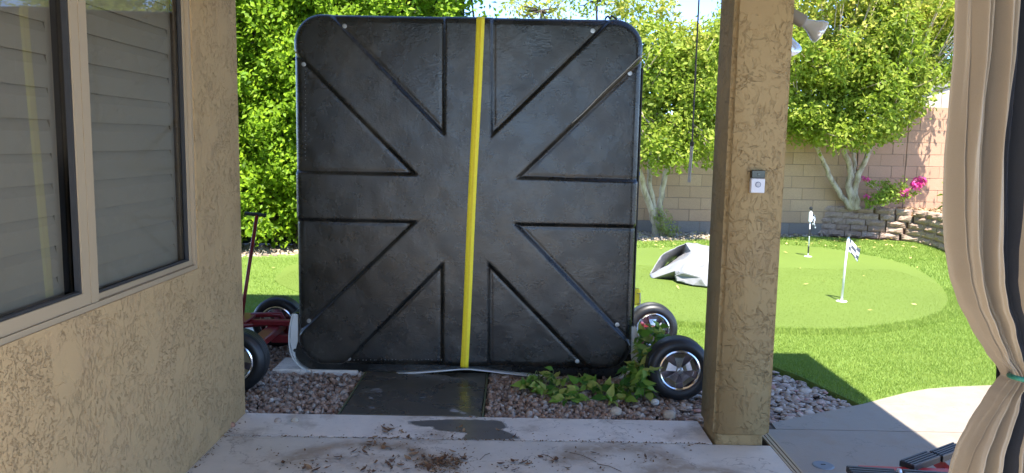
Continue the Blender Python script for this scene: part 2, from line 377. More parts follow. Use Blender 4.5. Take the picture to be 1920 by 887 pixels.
mb = MB().lathe([(0, .006), (.045, .006), (.05, .004), (.052, 0)], (1.556, 3.66, 0), (0, 0, 1), 28)
own(dc, mb.build('lid', simple('blue_grey_metal', (.16, .19, .22), .6)), MB().box(1.545, 1.567, 3.657, 3.663, .006, .008).build('slot', M_GASKET))

# ------------------------------------------------------------------ gravel
def ico(sub, jit, seed):
    bm = bmesh.new(); bmesh.ops.create_icosphere(bm, subdivisions=sub, radius=1); r = random.Random(seed)
    for v in bm.verts: v.co *= 1+r.uniform(-jit, jit)
    bm.verts.index_update(); V = np.array([v.co[:] for v in bm.verts]); Fc = np.array([[v.index for v in f.verts] for f in bm.faces]); bm.free(); return V, Fc
def rotm(n):
    q = rng.normal(size=(n, 4)); q /= np.linalg.norm(q, axis=1)[:, None]; w_, x, y, z = q.T
    return np.stack([np.stack([1-2*(y*y+z*z), 2*(x*y-z*w_), 2*(x*z+y*w_)], 1), np.stack([2*(x*y+z*w_), 1-2*(x*x+z*z), 2*(y*z-x*w_)], 1), np.stack([2*(x*z-y*w_), 2*(y*z+x*w_), 1-2*(x*x+y*y)], 1)], 1)
def pebbles(name, P, rmin, rmax, shape, mat, sub=2, tilt=None, jit=.13, kind='stuff', label=None, cat=None):
    VV = []; FF = []; off = 0; vars_ = [ico(sub, jit, s) for s in range(5)]; ids = rng.integers(0, 5, len(P))
    for q in range(5):
        V, Fc = vars_[q]; Q = P[ids == q]; n = len(Q)
        if not n: continue
        sc = (rmin+(rmax-rmin)*rng.random(n)**1.6)[:, None]*np.array(shape)*rng.uniform(.75, 1.25, (n, 3))
        L = V[None]*sc[:, None, :]
        Rm = rotm(n)
        if tilt is not None:
            a = rng.uniform(0, 6.28, n); c, s_ = np.cos(a), np.sin(a); z = np.zeros(n); Rz = np.stack([np.stack([c, -s_, z], 1), np.stack([s_, c, z], 1), np.stack([z, z, z+1], 1)], 1)
            b = rng.normal(0, tilt, n); c, s_ = np.cos(b), np.sin(b); Rx = np.stack([np.stack([z+1, z, z], 1), np.stack([z, c, -s_], 1), np.stack([z, s_, c], 1)], 1); Rm = Rz @ Rx
        L = np.einsum('nij,nvj->nvi', Rm, L)+Q[:, None, :]
        VV.append(L.reshape(-1, 3)); FF.append((Fc[None]+(np.arange(n)*len(V))[:, None, None]+off).reshape(-1, 3)); off += n*len(V)
    o = flat(name, np.concatenate(VV), np.concatenate(FF), mat); return tag(o, label, cat, kind=kind)
def scatter(poly, pitch, z0, z1, jit=.5):
    xs = [p[0] for p in poly]; ys = [p[1] for p in poly]
    gx, gy = np.meshgrid(np.arange(min(xs), max(xs), pitch), np.arange(min(ys), max(ys), pitch)); P = np.stack([gx.ravel(), gy.ravel()], 1)
    P = P+rng.uniform(-jit, jit, P.shape)*pitch; P = P[pip(P, poly)]; return np.column_stack([P, rng.uniform(z0, z1, len(P))])
bedL = [(-2.3, 4.27), (-.985, 4.27), (-.985, 5.2), (-1.0, 6.05), (-2.3, 6.05)]
bedR = [(-.135, 4.27), (1.0, 4.27), (1.03, 5.7), (.55, 5.7), (-.135, 5.15)]
bedF = [(1.0, 4.27), (1.48, 4.27)]+walk_curve[1:3]+[tuple(G(1606, 757)[:2])]+[tuple(G(x, y)[:2]) for x, y in ((1575, 744), (1535, 727), (1490, 707), (1450, 693), (1400, 680))]+[(1.0, 5.7)]
P = np.concatenate([scatter(bedL, .0185, -.04, -.006), scatter(bedR, .0175, -.04, -.006)])
pebbles('gravel', P, .0075, .0195, (1.15, 1, .75), M_PEB, label='brown and grey river pebbles filling the beds beside the paver', cat='gravel')
pebbles('slate_chips', scatter(bedF, .024, -.045, -.01), .010, .030, (1.25, .95, .4), M_FLAKE, tilt=.35, jit=.2, label='flat grey slate chips in the bed right of the pillar', cat='gravel')
wallbed = [(1.6, 12.7), (2.3, 12.65), (3.4, 12.95), (4.6, 13.55), (5.4, 13.8), (5.8, 13.97), (1.6, 13.97)]
pebbles('wall_gravel', scatter(wallbed, .045, -.03, .005), .018, .04, (1, 1, .7), M_PEBL, sub=1, label='pale tan gravel strip along the foot of the block wall', cat='gravel')
hedgebed = [(-5, 9.7), (-3.4, 10.15), (-2.2, 10.75), (-2.2, 11.4), (-5, 11.4)]
pebbles('hedge_gravel', scatter(hedgebed, .06, -.03, .005), .02, .04, (1, 1, .7), M_PEBL, sub=1, label='strip of dirt and light gravel under the tall hedge', cat='gravel')
def rock(px, py, r, mat, label, seed, sh=(1, .9, .8)):
    V, Fc = ico(3, .05, seed); p = G(px, py, .0)
    V = V*np.array(sh)*r+np.array([p.x, p.y, r*.35]); tag(flat('rock', V, Fc, mat, smooth=True), label, 'rock')
M_ROCKW = simple('white_rock', (.55, .53, .48), .8, nscale=30, bump=.004)
M_ROCKT = simple('tan_rock', (.42, .35, .27), .8, nscale=30, bump=.004)
rock(1228, 757, .026, M_ROCKW, 'pale rounded cream rock in gravel just below the front right tyre', 3)
rock(1255, 782, .036, M_ROCKT, 'largest tan angular rock near header strip left of the pillar', 4, (1, .8, .8))
rock(1155, 775, .034, M_ROCKT, 'tan rounded rock in gravel below the leafy shrub', 5)
rock(553, 790, .022, M_ROCKT, 'small brown stone that has rolled onto the left header strip', 8)
rock(521, 791, .02, M_PEB, 'small grey stone on header strip nearest the house corner', 9)
rock(433, 800, .024, simple('rust_rock', (.30, .16, .10), .85), 'rust brown stone wedged against the house wall foot', 10)

# ------------------------------------------------------------------ turf blades (real pile round the putting green)
def blades(name, P, h, wdt, mat, label, lean=.35):
    n = len(P); a = rng.uniform(0, 6.283, n); hh = h*rng.uniform(.55, 1.15, n); ww = wdt*rng.uniform(.7, 1.3, n)
    d = np.stack([np.cos(a), np.sin(a), np.zeros(n)], 1)*ww[:, None]/2
    t = np.column_stack([rng.normal(0, lean, (n, 2))*hh[:, None], hh])
    V = np.stack([P-d, P+d, P+t], 1).reshape(-1, 3); Fc = np.arange(n*3).reshape(-1, 3)
    return tag(flat(name, V, Fc, mat), label, 'grass', kind='stuff')
def rand_in(poly, n, avoid=None, z=0.):
    xs = [p[0] for p in poly]; ys = [p[1] for p in poly]
    P = np.column_stack([rng.uniform(min(xs), max(xs), n), rng.uniform(min(ys), max(ys), n)]); P = P[pip(P, poly)]
    if avoid is not None: P = P[~pip(P, avoid)]
    return np.column_stack([P, np.full(len(P), z)])
nearR = [(.95, 4.4), (5.0, 4.4), (6.0, 8.0), (1.0, 8.0)]
lp = [p for p in lawn_poly]
A = rand_in(nearR, 330000, green_poly); A = A[pip(A, lp)]
Fr = rand_in([(1.0, 5.6), (5.2, 5.6), (5.2, 8.6), (1.0, 8.6)], 160000)
gq = np.array(green_poly); cxy = np.array([2.6, 9.0])
inner = pip(Fr, [tuple(cxy+(q_-cxy)*1.0) for q_ in gq]); outer = pip(Fr, [tuple(cxy+(q_-cxy)*1.06+np.array([0, -.06])) for q_ in gq]); Fr = Fr[outer & ~inner]
Bf = rand_in([(1.0, 8.0), (6.3, 8.0), (7.2, 12.9), (5.4, 13.7), (2.2, 12.6), (1.0, 12.4)], 120000, green_poly)
Cl = rand_in([(-5.2, 6.5), (-1.4, 6.5), (-1.9, 10.2), (-5.2, 10.0)], 90000, green_poly)
blades('lawn_grass', np.concatenate([A, Cl]), 0.019, .0042, M_BLADE, 'long green artificial turf around the putting green')
blades('green_fringe_grass', Fr, .038, .005, M_BLADE, 'taller darker fringe of turf along the near edge of the putting green')
blades('far_lawn_grass', Bf, .03, .008, M_BLADE, 'long green turf at the far rim of the putting green')
Gp = rand_in([(-2.6, 6.4), (5, 6.4), (5, 10), (-2.6, 10)], 150000); Gp = Gp[pip(Gp, green_poly)]; Gp = Gp[(Gp[:, 0] > .9) | (Gp[:, 0] < -1.9)]; Gp[:, 2] = .005
blades('putting_pile', Gp, .007, .004, leaf_mat('putting_blade', (.11, .17, .025), (.155, .215, .038), trans=.1, rough=.8, spec=.1), 'short clipped pile of the putting green')
# fallen leaves on turf and wall strip
def specks(name, P, s, mat, label, cat):
    n = len(P); a = rng.uniform(0, 6.28, n); c, s_ = np.cos(a), np.sin(a); L = s*rng.uniform(.6, 1.3, n)
    e = np.stack([c, s_, rng.normal(0, .25, n)], 1)*L[:, None]; f = np.stack([-s_, c, rng.normal(0, .25, n)], 1)*L[:, None]*.45
    V = np.stack([P-e, P-f, P+e, P+f], 1).reshape(-1, 3); return tag(flat(name, V, np.arange(4*n).reshape(-1, 4), mat), label, cat, kind='stuff')
Q = np.concatenate([rand_in([(1.7, 11.9), (6.6, 12.2), (6.7, 13.6), (5.2, 13.6), (2.2, 12.7)], 260, z=.03), rand_in([(1.7, 12.6), (5.4, 13.6), (5.4, 13.9), (1.7, 13.9)], 500, z=.03), rand_in([(-4, 7), (6.3, 7), (6.3, 12), (-4, 12)], 60, z=.03)])
specks('fallen_leaves', Q, .028, M_FALLEN, 'pale yellow fallen leaves dotting turf edge and gravel by the wall', 'leaves')

# ------------------------------------------------------------------ house, window, patio roof, pillar
hs = empty('house', (-1.5, 4.25, 0), 'tan stucco house wall with almond framed window along left side', 'house')
XW = -1.5; wy0, wy1, wz0, wz1 = 1.55, 3.665, .93, 2.28
mb = MB(); T = .18
mb.box(XW-T, XW, -2.5, wy0, -.04, 2.62); mb.box(XW-T, XW, wy1, 4.25, -.04, 2.62)
mb.box(XW-T, XW, wy0, wy1, -.04, wz0); mb.box(XW-T, XW, wy0, wy1, wz1, 2.62)
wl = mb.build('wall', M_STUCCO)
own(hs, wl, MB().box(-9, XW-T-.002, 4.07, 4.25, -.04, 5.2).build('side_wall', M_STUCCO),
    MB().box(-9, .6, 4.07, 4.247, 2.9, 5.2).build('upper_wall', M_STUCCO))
bmf = MB().prism([(-9, 2.8), (1.05, 2.8), (1.05, 5.12), (-9, 5.12)], 5.2, 5.38); own(hs, bmf.build('upper_shade_roof', M_SHINGLE))  # unseen upper roof, depth and edges shaped to shade the spa
# the window: frame as a part, panes, sashes and louvers under it
wf = MB(); fx0, fx1 = XW-.07, XW-.006
def ring(mb, x0, x1, y0, y1, z0, z1, t):
    mb.box(x0, x1, y0, y0+t, z0, z1); mb.box(x0, x1, y1-t, y1, z0, z1); mb.box(x0, x1, y0+t, y1-t, z0, z0+t); mb.box(x0, x1, y0+t, y1-t, z1-t, z1)
ring(wf, fx0, fx1, wy0, wy1, wz0, wz1, .02)
wf.box(fx0, fx1-.004, 2.737, 2.785, wz0+.021, wz1-.021)

wfo = own(hs, wf.build('window', M_FRAME))
def sub(parent, o): o.parent = parent; o.matrix_parent_inverse = Matrix.Translation(-hs.location) if parent is hs else Matrix.Identity(4); return o
for (a, b, xf, t) in ((1.572, 2.735, XW-.012, .045), (2.787, 3.643, XW-.022, .022)):
    mb = MB(); ring(mb, xf-.03, xf, a, b, wz0+.0215, wz1-.0215, t); sub(wfo, mb.build('sash', M_FRAME))
    mb = MB(); ring(mb, xf-.026, xf-.006, a+t, b-t, wz0+.0215+t, wz1-.0215-t, .009); sub(wfo, mb.build('gasket', M_GASKET))
    g = MB(); ya, yb = a+t+.004, b-t-.004; dx = -.019 if a < 2 else -.004
    g.add([(xf-.016-dx, ya, wz0+.024+t), (xf-.016+dx, yb, wz0+.024+t), (xf-.016+dx, yb, wz1-.024-t), (xf-.016-dx, ya, wz1-.024-t)], [(0, 1, 2, 3)])
    sub(wfo, g.build('pane', M_GLASS))
    # louvered shutter behind the pane
    ml = MB(); ll = .124
    th = math.radians(82); cx, cz = math.cos(th)*ll/2, math.sin(th)*ll/2
    ml.add([(-cx-.004, 0, cz), (cx-.004, 0, -cz), (cx+.004, 0, -cz), (-cx+.004, 0, cz), (-cx-.004, 1, cz), (cx-.004, 1, -cz), (cx+.004, 1, -cz), (-cx+.004, 1, cz), (-.014, 0, 0), (.012, 0, .012), (-.014, 1, 0), (.012, 1, .012)],
           [(0, 8, 10, 4), (8, 1, 5, 10), (1, 2, 6, 5), (2, 9, 11, 6), (9, 3, 7, 11), (3, 0, 4, 7), (0, 3, 9, 8), (8, 9, 2, 1), (4, 10, 11, 7), (10, 5, 6, 11)])
    z = wz0+.085; first = None; y0, y1 = a+t-.01, b-t-.035
    while z < wz1-.03:
        if first is None: lo = ml.build('louver', M_LOUVER); first = lo.data
        else: lo = bpy.data.objects.new('louver', first); COL.objects.link(lo)
        lo.location = (XW-.088, y0, z); lo.scale = (1, y1-y0, 1); lo.rotation_euler.x = rnd.uniform(-.004, .004); sub(wfo, lo); z += .108
    sub(wfo, MB().box(XW-.104, XW-.080, y1+.001, y1+.035, wz0+.02, wz1-.02).build('shutter_stile', M_LOUVER))
own(hs, MB().box(XW-.6, XW-.25, wy0-.3, wy1+.3, wz0-.3, wz1+.3).build('room_backing', M_ROOM))
own(hs, MB().box(XW-.245, XW-.181, wy1+.001, wy1+.04, wz0, wz1).build('window_reveal', M_ROOM))
# patio roof with beam
pr = empty('patio_roof', (1.2, 4.0, 2.6), 'flat patio roof overhead carried by the stucco pillar', 'roof')
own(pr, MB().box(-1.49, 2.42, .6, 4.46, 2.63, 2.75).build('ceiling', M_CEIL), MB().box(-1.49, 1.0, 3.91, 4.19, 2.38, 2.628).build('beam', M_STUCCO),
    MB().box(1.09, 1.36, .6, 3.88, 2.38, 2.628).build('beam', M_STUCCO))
pl = empty('pillar', (1.22, 4.05, 0), 'square tan stucco pillar carrying the doorbell, standing on the slab', 'pillar')
def pillar_mesh():
    bm = bmesh.new(); bmesh.ops.create_cube(bm, size=1)
    for v in bm.verts: v.co = Vector((1.2225+v.co.x*.295, 4.05+v.co.y*.30, 1.34+v.co.z*2.57))
    bmesh.ops.bevel(bm, geom=[e for e in bm.edges if abs(e.verts[0].co.z-e.verts[1].co.z) > 1], offset=.022, segments=3, affect='EDGES')
    bmesh.ops.bevel(bm, geom=[e for e in bm.edges if abs(e.verts[0].co.z-e.verts[1].co.z) < .01 and e.verts[0].co.z < .2], offset=.01, segments=1, affect='EDGES')
    return MB().bm(bm)
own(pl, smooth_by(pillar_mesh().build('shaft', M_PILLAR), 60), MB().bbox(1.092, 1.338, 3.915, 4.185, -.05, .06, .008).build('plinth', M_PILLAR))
# doorbell
db = empty('doorbell', (1.226, 3.90, 1.385), 'small video doorbell, black top and white lower half, on pillar', 'doorbell')
a, b = PY(1409, 319, 3.88), PY(1433, 362, 3.88); x0, x1, z1, z0 = a.x, b.x-.002, a.z, b.z; zs = z1-(z1-z0)*.36
own(db, MB().bbox(x0, x1, 3.872, 3.902, zs+.0005, z1, .003).build('camera_housing', simple('gloss_black', (.008, .008, .01), .12)),
    MB().bbox(x0, x1, 3.871, 3.902, z0, zs-.0005, .003).build('front_plate', simple('satin_silver', (.66, .66, .68), .4, amt=.03)),
    MB().lathe([(.0, -.003), (.0095, -.003), (.0105, 0)], ((x0+x1)/2, 3.870, (z0+zs)/2+.006), (0, 1, 0), 24).build('button', simple('button_grey', (.5, .5, .53), .3)),
    MB().lathe([(.011, -.002), (.0135, -.003), (.0145, 0)], ((x0+x1)/2, 3.870, (z0+zs)/2+.006), (0, 1, 0), 24).build('button_ring', simple('ring_blue_grey', (.18, .22, .3), .3)),
    MB().lathe([(0, -.002), (.006, -.002), (.007, 0)], ((x0+x1)/2, 3.871, (zs+z1)/2), (0, 1, 0), 16).build('lens', simple('lens_dark', (.02, .025, .03), .05)))
# floodlight on the far side of the pillar
fl = empty('floodlight', (1.45, 4.16, 2.2), 'twin beige floodlight with reflector bulbs on back of the pillar', 'floodlight')
M_FLB = simple('beige_socket', (.22, .19, .15), .6, amt=.08); M_BULB = simple('silver_bulb', (.62, .64, .68), .22, .55, amt=.05); M_LENS = simple('frosted_lens', (.72, .72, .66), .35, amt=.12, nscale=50)
own(fl, MB().lathe([(0, 0), (.05, 0), (.05, .03), (.03, .04), (0, .04)], (1.37, 4.16, 2.22), (1, 0, 0), 20).build('mount', M_FLB))
for c, ax, rs in (((1.405, 4.16, 2.27), Vector((.80, -.12, -.50)), 1.), ((1.40, 4.2, 2.255), Vector((.36, .35, -.75)), 1.)):
    ax = ax.normalized(); c = Vector(c)
    own(fl, smooth_by(MB().lathe([(0, 0), (.022, 0), (.030, .015), (.034, .115), (.029, .12), (.0, .12)], c, ax, 24).build('socket', M_FLB)))
    own(fl, smooth_by(MB().lathe([(.022, .121), (.026, .135), (.038, .165), (.056, .195), (.062, .215), (.061, .222)], c, ax, 28).build('bulb', M_BULB)))
    own(fl, smooth_by(MB().lathe([(.061, .2222), (.045, .229), (0, .232)], c, ax, 28).build('lens', M_LENS)))
# hanging wand
hw = empty('hanging_wand', tuple(PY(1300, 200, 4.3)), 'thin metal crank wand hanging from the patio eave left of pillar', 'wand')
t, m_, e = PY(1313.5, -60, 4.3), PY(1297.5, 270, 4.3), PY(1292, 342, 4.3)
own(hw, MB().tube([(t.x, 4.3, 2.62), m_], .0045, 8).build('rod', simple('dark_bronze', (.07, .06, .07), .5)), MB().tube([m_, e], .0085, 10).build('sleeve', simple('zinc_sleeve', (.34, .34, .33), .45, .3)),
    MB().tube([m_+Vector((0, 0, .012)), m_-Vector((0, 0, .012))], .011, 10).build('collar', M_GASKET))

# ------------------------------------------------------------------ block wall
def block_proto(name, L, Dp, Hh, mat, ch=.0035):
    return MB().bbox(-L/2, L/2, -Dp/2, Dp/2, -Hh/2, Hh/2, ch).build(name, mat)
def block_wall(x0, x1, courses, mat, label, step=None, yoff=0.):
    Y = W0+yoff
    t = empty('block_wall', (x0, Y+.09, 0), label, 'wall')
    own(t, MB().box(x0, x1, Y+.001, Y+.17, -.2, courses*.212-.006).build('mortar', M_MORTAR))
    first = {}
    for c in range(courses):
        x = x0+(.2 if c % 2 else 0.)-.4
        while x < x1:
            a, b = max(x+.004, x0), min(x+.4, x1); x += .406
            if b-a < .012: continue
            L = round(b-a, 2); m = M_BLOCKG if c == 0 else mat
            key = (L, m.name)
            if key not in first:
                o = block_proto('block', L, .19, .204, m); first[key] = o.data
            else: o = bpy.data.objects.new('block', first[key]); COL.objects.link(o)
            o.parent = t; o.location = ((a+b)/2-x0, rnd.uniform(-.003, .003), c*.212+.106+.002)
            o.rotation_euler = (0, rnd.uniform(-.003, .003), rnd.uniform(-.004, .004))
    return t
block_wall(1.78, 6.18, 10, M_BLOCK, 'tan concrete block wall behind the pale trunked tree, shaded stretch')
block_wall(6.19, 7.05, 10, M_BLOCKP, 'short lower stretch of pinkish block wall right of the tree trunks', yoff=-.02)
block_wall(7.053, 9.6, 11, M_BLOCKP, 'sunlit pink block wall rising one course higher beside the curtain', yoff=-.03)

# retaining wall of split-face blocks
def split_block(L, Dp, Hh, seed):
    bm = bmesh.new(); bmesh.ops.create_grid(bm, x_segments=4, y_segments=3, size=.5); r = random.Random(seed)
    V = [];  Fc = []
    for v in bm.verts:
        x, z = v.co.x, v.co.y; e = abs(x) > .49 or abs(z) > .49
        v.co = Vector((x*L, -Dp/2+(.028 if e else r.uniform(-.022, .014)), z*Hh+(0 if e else r.uniform(-.01, .01))))
    ret = bmesh.ops.extrude_edge_only(bm, edges=[e for e in bm.edges if e.is_boundary])
    for g in ret['geom']:
        if isinstance(g, bmesh.types.BMVert): g.co.y = Dp/2
    bm.faces.new([v for v in [l.vert for l in max((f for f in bm.faces), key=lambda f: 0).loops]]) if False else None
    bmesh.ops.holes_fill(bm, edges=[e for e in bm.edges if e.is_boundary], sides=0)
    bmesh.ops.recalc_face_normals(bm, faces=bm.faces); return MB().bm(bm)
rw = empty('retaining_wall', (6.2, 13.6, 0), 'low curved retaining wall of rough split face blocks under the right tree', 'retaining wall')
rp = catmull([Vector((x, y, 0)) for x, y in ((5.55, 14.0), (5.78, 13.88), (6.15, 13.72), (6.5, 13.55), (6.80, 13.2), (6.84, 12.6), (6.74, 12.0), (6.60, 11.4), (6.45, 10.7), (6.4, 9.8))], 10)
acc = [0]
for i in range(1, len(rp)): acc.append(acc[-1]+(rp[i]-rp[i-1]).length)
def rp_at(s):
    s = max(0, min(acc[-1]-1e-4, s)); i = max(k for k in range(len(acc)) if acc[k] <= s); i = min(i, len(rp)-2)
    t = (s-acc[i])/(acc[i+1]-acc[i]); return rp[i].lerp(rp[i+1], t), (rp[i+1]-rp[i]).normalized()
vars_ = {}
for c in range(5):
    s = (0, .13, .05, .18, .09)[c]-.1
    while s < acc[-1]:
        Lr = rnd.choice((.24, .28, .32)) if s < 1.3 else rnd.choice((.34, .38, .42)); v = rnd.randrange(3)
        if (Lr, v) not in vars_: o = split_block(Lr-.010, .2, .104, hash((Lr, v)) % 1000).build('block', M_RET); vars_[Lr, v] = o.data
        else: o = bpy.data.objects.new('block', vars_[Lr, v]); COL.objects.link(o)
        p, d = rp_at(s+Lr/2); nrm = Vector((d.y, -d.x, 0)); p = p+Vector((-d.y, d.x, 0))*(.10+c*.012)
        o.parent = rw; o.location = p+Vector((0, 0, .055+c*.108))-Vector((6.2, 13.6, 0)); o.rotation_euler = (rnd.uniform(-.02, .02), 0, math.atan2(d.y, d.x)+rnd.uniform(-.03, .03)); s += Lr
# planter fill and mulch
fillp = [(p.x-0, p.y) for p in [q+Vector((0, 0, 0)) for q in [rp_at(s)[0]+Vector((-rp_at(s)[1].y, rp_at(s)[1].x, 0))*.17 for s in np.linspace(0, acc[-1], 30)]]]+[(9.5, 9.8), (9.5, 13.95), (5.9, 13.97)]
st(MB().prism(fillp, -.1, .50).build('planter_soil', simple('planter_soil', (.34, .22, .12), 1., bump=.02)))
pm = rand_in(fillp, 9000, z=.505); pm = pm[(pm[:, 0] < 9)]; pm[:, 2] += rng.uniform(0, .04, len(pm))
specks('mulch', pm, .035, M_MULCH, 'sunlit straw coloured bark mulch in the raised planter', 'mulch')

# ------------------------------------------------------------------ foliage
def leaf_cloud(name, C, Nn, size, mat, parent=None, droop=.25, aspect=.5, spread=.9):
    """C leaf centres, Nn preferred outward normals; each leaf a folded rhombus of four triangles"""
    n = len(C); nr = Nn+rng.normal(0, spread, (n, 3))+np.array([0, -.15, .45]); nr /= np.linalg.norm(nr, axis=1)[:, None]
    d = rng.normal(size=(n, 3))+np.array([0, 0, -droop]); d -= nr*np.sum(d*nr, 1)[:, None]; d /= np.linalg.norm(d, axis=1)[:, None]
    s = np.cross(nr, d); L = size*rng.uniform(.6, 1.25, n)[:, None]
    a = C-d*L*.5; b = C+d*L*.5; m = C-nr*L*.0; w1 = C+s*L*aspect*.5+nr*L*.10-d*L*.05; w2 = C-s*L*aspect*.5+nr*L*.10-d*L*.05
    V = np.stack([a, w1, b, w2], 1).reshape(-1, 3); i = np.arange(n)[:, None]*4
    Fc = np.concatenate([i+np.array([[0, 2, 1]]), i+np.array([[0, 3, 2]])]); return flat(name, V, Fc, mat, parent)
def shell_pts(clumps, dens, r_in=.55, twig=6, tw=.10):
    """twig centres spread near the surface of many clumps; several leaves round each twig"""
    Cs = []; Ns = []
    for (cx, cy, cz, rx, ry, rz) in clumps:
        n = max(3, int(dens*(rx*ry+ry*rz+rx*rz)*4.2/twig)); u = rng.normal(size=(n, 3)); u /= np.linalg.norm(u, axis=1)[:, None]
        rr = (r_in+(1.08-r_in)*rng.random(n)**.6)[:, None]; p = u*rr*np.array([rx, ry, rz])+np.array([cx, cy, cz])
        p = np.repeat(p, twig, 0)+rng.normal(0, tw, (n*twig, 3)); Cs.append(p); Ns.append(np.repeat(u, twig, 0))
    return np.concatenate(Cs), np.concatenate(Ns)
def sub_clumps(c, r, n, s0, s1, seed, flatten=.85):
    q = random.Random(seed); out = []
    while len(out) < n:
        v = Vector((q.gauss(0, 1), q.gauss(0, 1), q.gauss(0, 1))).normalized()*(q.random()**.45)
        s = q.uniform(s0, s1); out.append((c[0]+v.x*r[0], c[1]+v.y*r[1], c[2]+v.z*r[2], s, s, s*flatten))
    return out
def limb(pts, r0, r1, n=7, wob=.012, seed=0):
    q = random.Random(seed); c = catmull([Vector(p) for p in pts], 5); c = [p+Vector((q.gauss(0, wob), q.gauss(0, wob), 0)) for p in c]
    return MB().tube(c, [r0+(r1-r0)*i/(len(c)-1) for i in range(len(c))], n)
def tree(name, base, stems, clumps, dens, size, mat, label, cat='tree', bark=None, twigs=True, r_in=.5, tw=.10, crownmats=None, group=None):
    t = empty(name, base, label, cat, group); bark = bark or M_BARK
    for i, (pts, r0, r1) in enumerate(stems): own(t, limb(pts, r0, r1, 9, seed=i+3).build('trunk', bark, smooth=True))
    if twigs:
        mb = MB(); tips = [s[0][-1] for s in stems]
        for k, c in enumerate(clumps):
            tip = min(tips, key=lambda p: (Vector(p)-Vector(c[:3])).length); m = Vector(tip).lerp(Vector(c[:3]), .5)+Vector((rnd.gauss(0, .08), rnd.gauss(0, .08), rnd.gauss(0, .06)-.05))
            mb.tube([tip, m, c[:3]], [.018, .012, .005], 5)
        own(t, mb.build('branches', bark, smooth=True))
    cm = crownmats or [(mat, lambda P: np.ones(len(P), bool))]
    Cc, Nn = shell_pts(clumps, dens, r_in, tw=tw)
    for m, sel in cm:
        k = sel(Cc)
        if k.any(): own(t, leaf_cloud('crown', Cc[k], Nn[k], size, m))
    return t
pz = lambda x, y, Y: tuple(PY(x, y, Y))
# middle tree: three pale stems from one base
b0 = (2.52, 13.35, 0)
stems2 = [([b0, pz(1222, 400, 13.3), pz(1205, 340, 13.2), pz(1190, 290, 13.1), pz(1180, 190, 13.0)], .065, .038),
          ([b0, pz(1228, 400, 13.35), pz(1218, 345, 13.3), pz(1221, 290, 13.3), pz(1222, 180, 13.3)], .055, .034),
          ([(2.62, 13.35, 0), pz(1238, 400, 13.4), pz(1244, 345, 13.4), pz(1256, 290, 13.4), pz(1275, 190, 13.3)], .06, .036)]
def wob(x, y, Y, r): c = PY(x, y, Y); return (c.x, c.y, c.z, r, r*.9, r*.8)
cl2 = sub_clumps((2.75, 12.95, 2.75), (1.0, .6, 1.05), 30, .24, .42, 5)
cl2 += [wob(1210, 265, 12.7, .25), wob(1245, 275, 12.6, .22), wob(1290, 275, 12.7, .25), wob(1325, 262, 12.8, .22), wob(1340, 200, 12.9, .3), wob(1200, 200, 12.6, .25), wob(1265, 235, 12.4, .3), wob(1235, 150, 12.4, .35), wob(1300, 160, 12.5, .33),
        wob(1215, 225, 12.9, .3), wob(1255, 205, 12.9, .34), wob(1290, 215, 12.9, .34), wob(1325, 235, 12.9, .28), wob(1230, 250, 13, .26), wob(1270, 262, 12.9, .22), wob(1220, 70, 12.8, .35), wob(1180, 40, 13, .3), wob(1165, 10, 13, .25), wob(1250, 110, 12.6, .35), wob(1255, 55, 13, .2), wob(1335, 100, 13, .28), wob(1352, 70, 13, .2), wob(1310, 110, 12.8, .22), wob(1230, 15, 13, .28), wob(1480, 195, 13.3, .4), wob(1490, 130, 13.4, .4), wob(1400, 120, 13.2, .5), wob(1430, 220, 13.2, .4)]
q2 = random.Random(22)
for _ in range(60): cl2.append(wob(q2.uniform(1190, 1350), q2.choice((q2.uniform(262, 305), q2.uniform(60, 262))), q2.uniform(12.1, 12.9), q2.uniform(.07, .16)))
cl2 = [c for c in cl2 if not (c[2] > 3.35 and 2.95 < c[0] < 3.6)]
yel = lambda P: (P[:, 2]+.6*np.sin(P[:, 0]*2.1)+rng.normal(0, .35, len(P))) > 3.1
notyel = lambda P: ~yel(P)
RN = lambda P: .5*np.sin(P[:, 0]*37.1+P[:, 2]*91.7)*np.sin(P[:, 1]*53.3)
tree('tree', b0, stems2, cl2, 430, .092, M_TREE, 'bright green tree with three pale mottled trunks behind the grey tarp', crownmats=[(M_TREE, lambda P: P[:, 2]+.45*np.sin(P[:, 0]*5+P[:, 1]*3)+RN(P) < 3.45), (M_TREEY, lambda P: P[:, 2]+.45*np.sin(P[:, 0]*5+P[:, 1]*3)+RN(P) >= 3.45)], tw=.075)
# leafy suckers at its foot
Cc, Nn = shell_pts([(2.60, 13.22, .22, .14, .12, .22), (2.72, 13.25, .15, .14, .1, .14), (2.53, 13.2, .38, .1, .08, .12)], 900, .4, tw=.03)
sk_ = empty('sucker_growth', (2.6, 13.2, 0), 'pale yellow sucker shoots round the foot of the three trunked tree', 'plant')
own(sk_, leaf_cloud('leaves', Cc, Nn, .05, M_PALE), limb([(2.62, 13.25, 0), (2.62, 13.2, .2), (2.6, 13.18, .45)], .012, .004).build('stem', M_BARK))
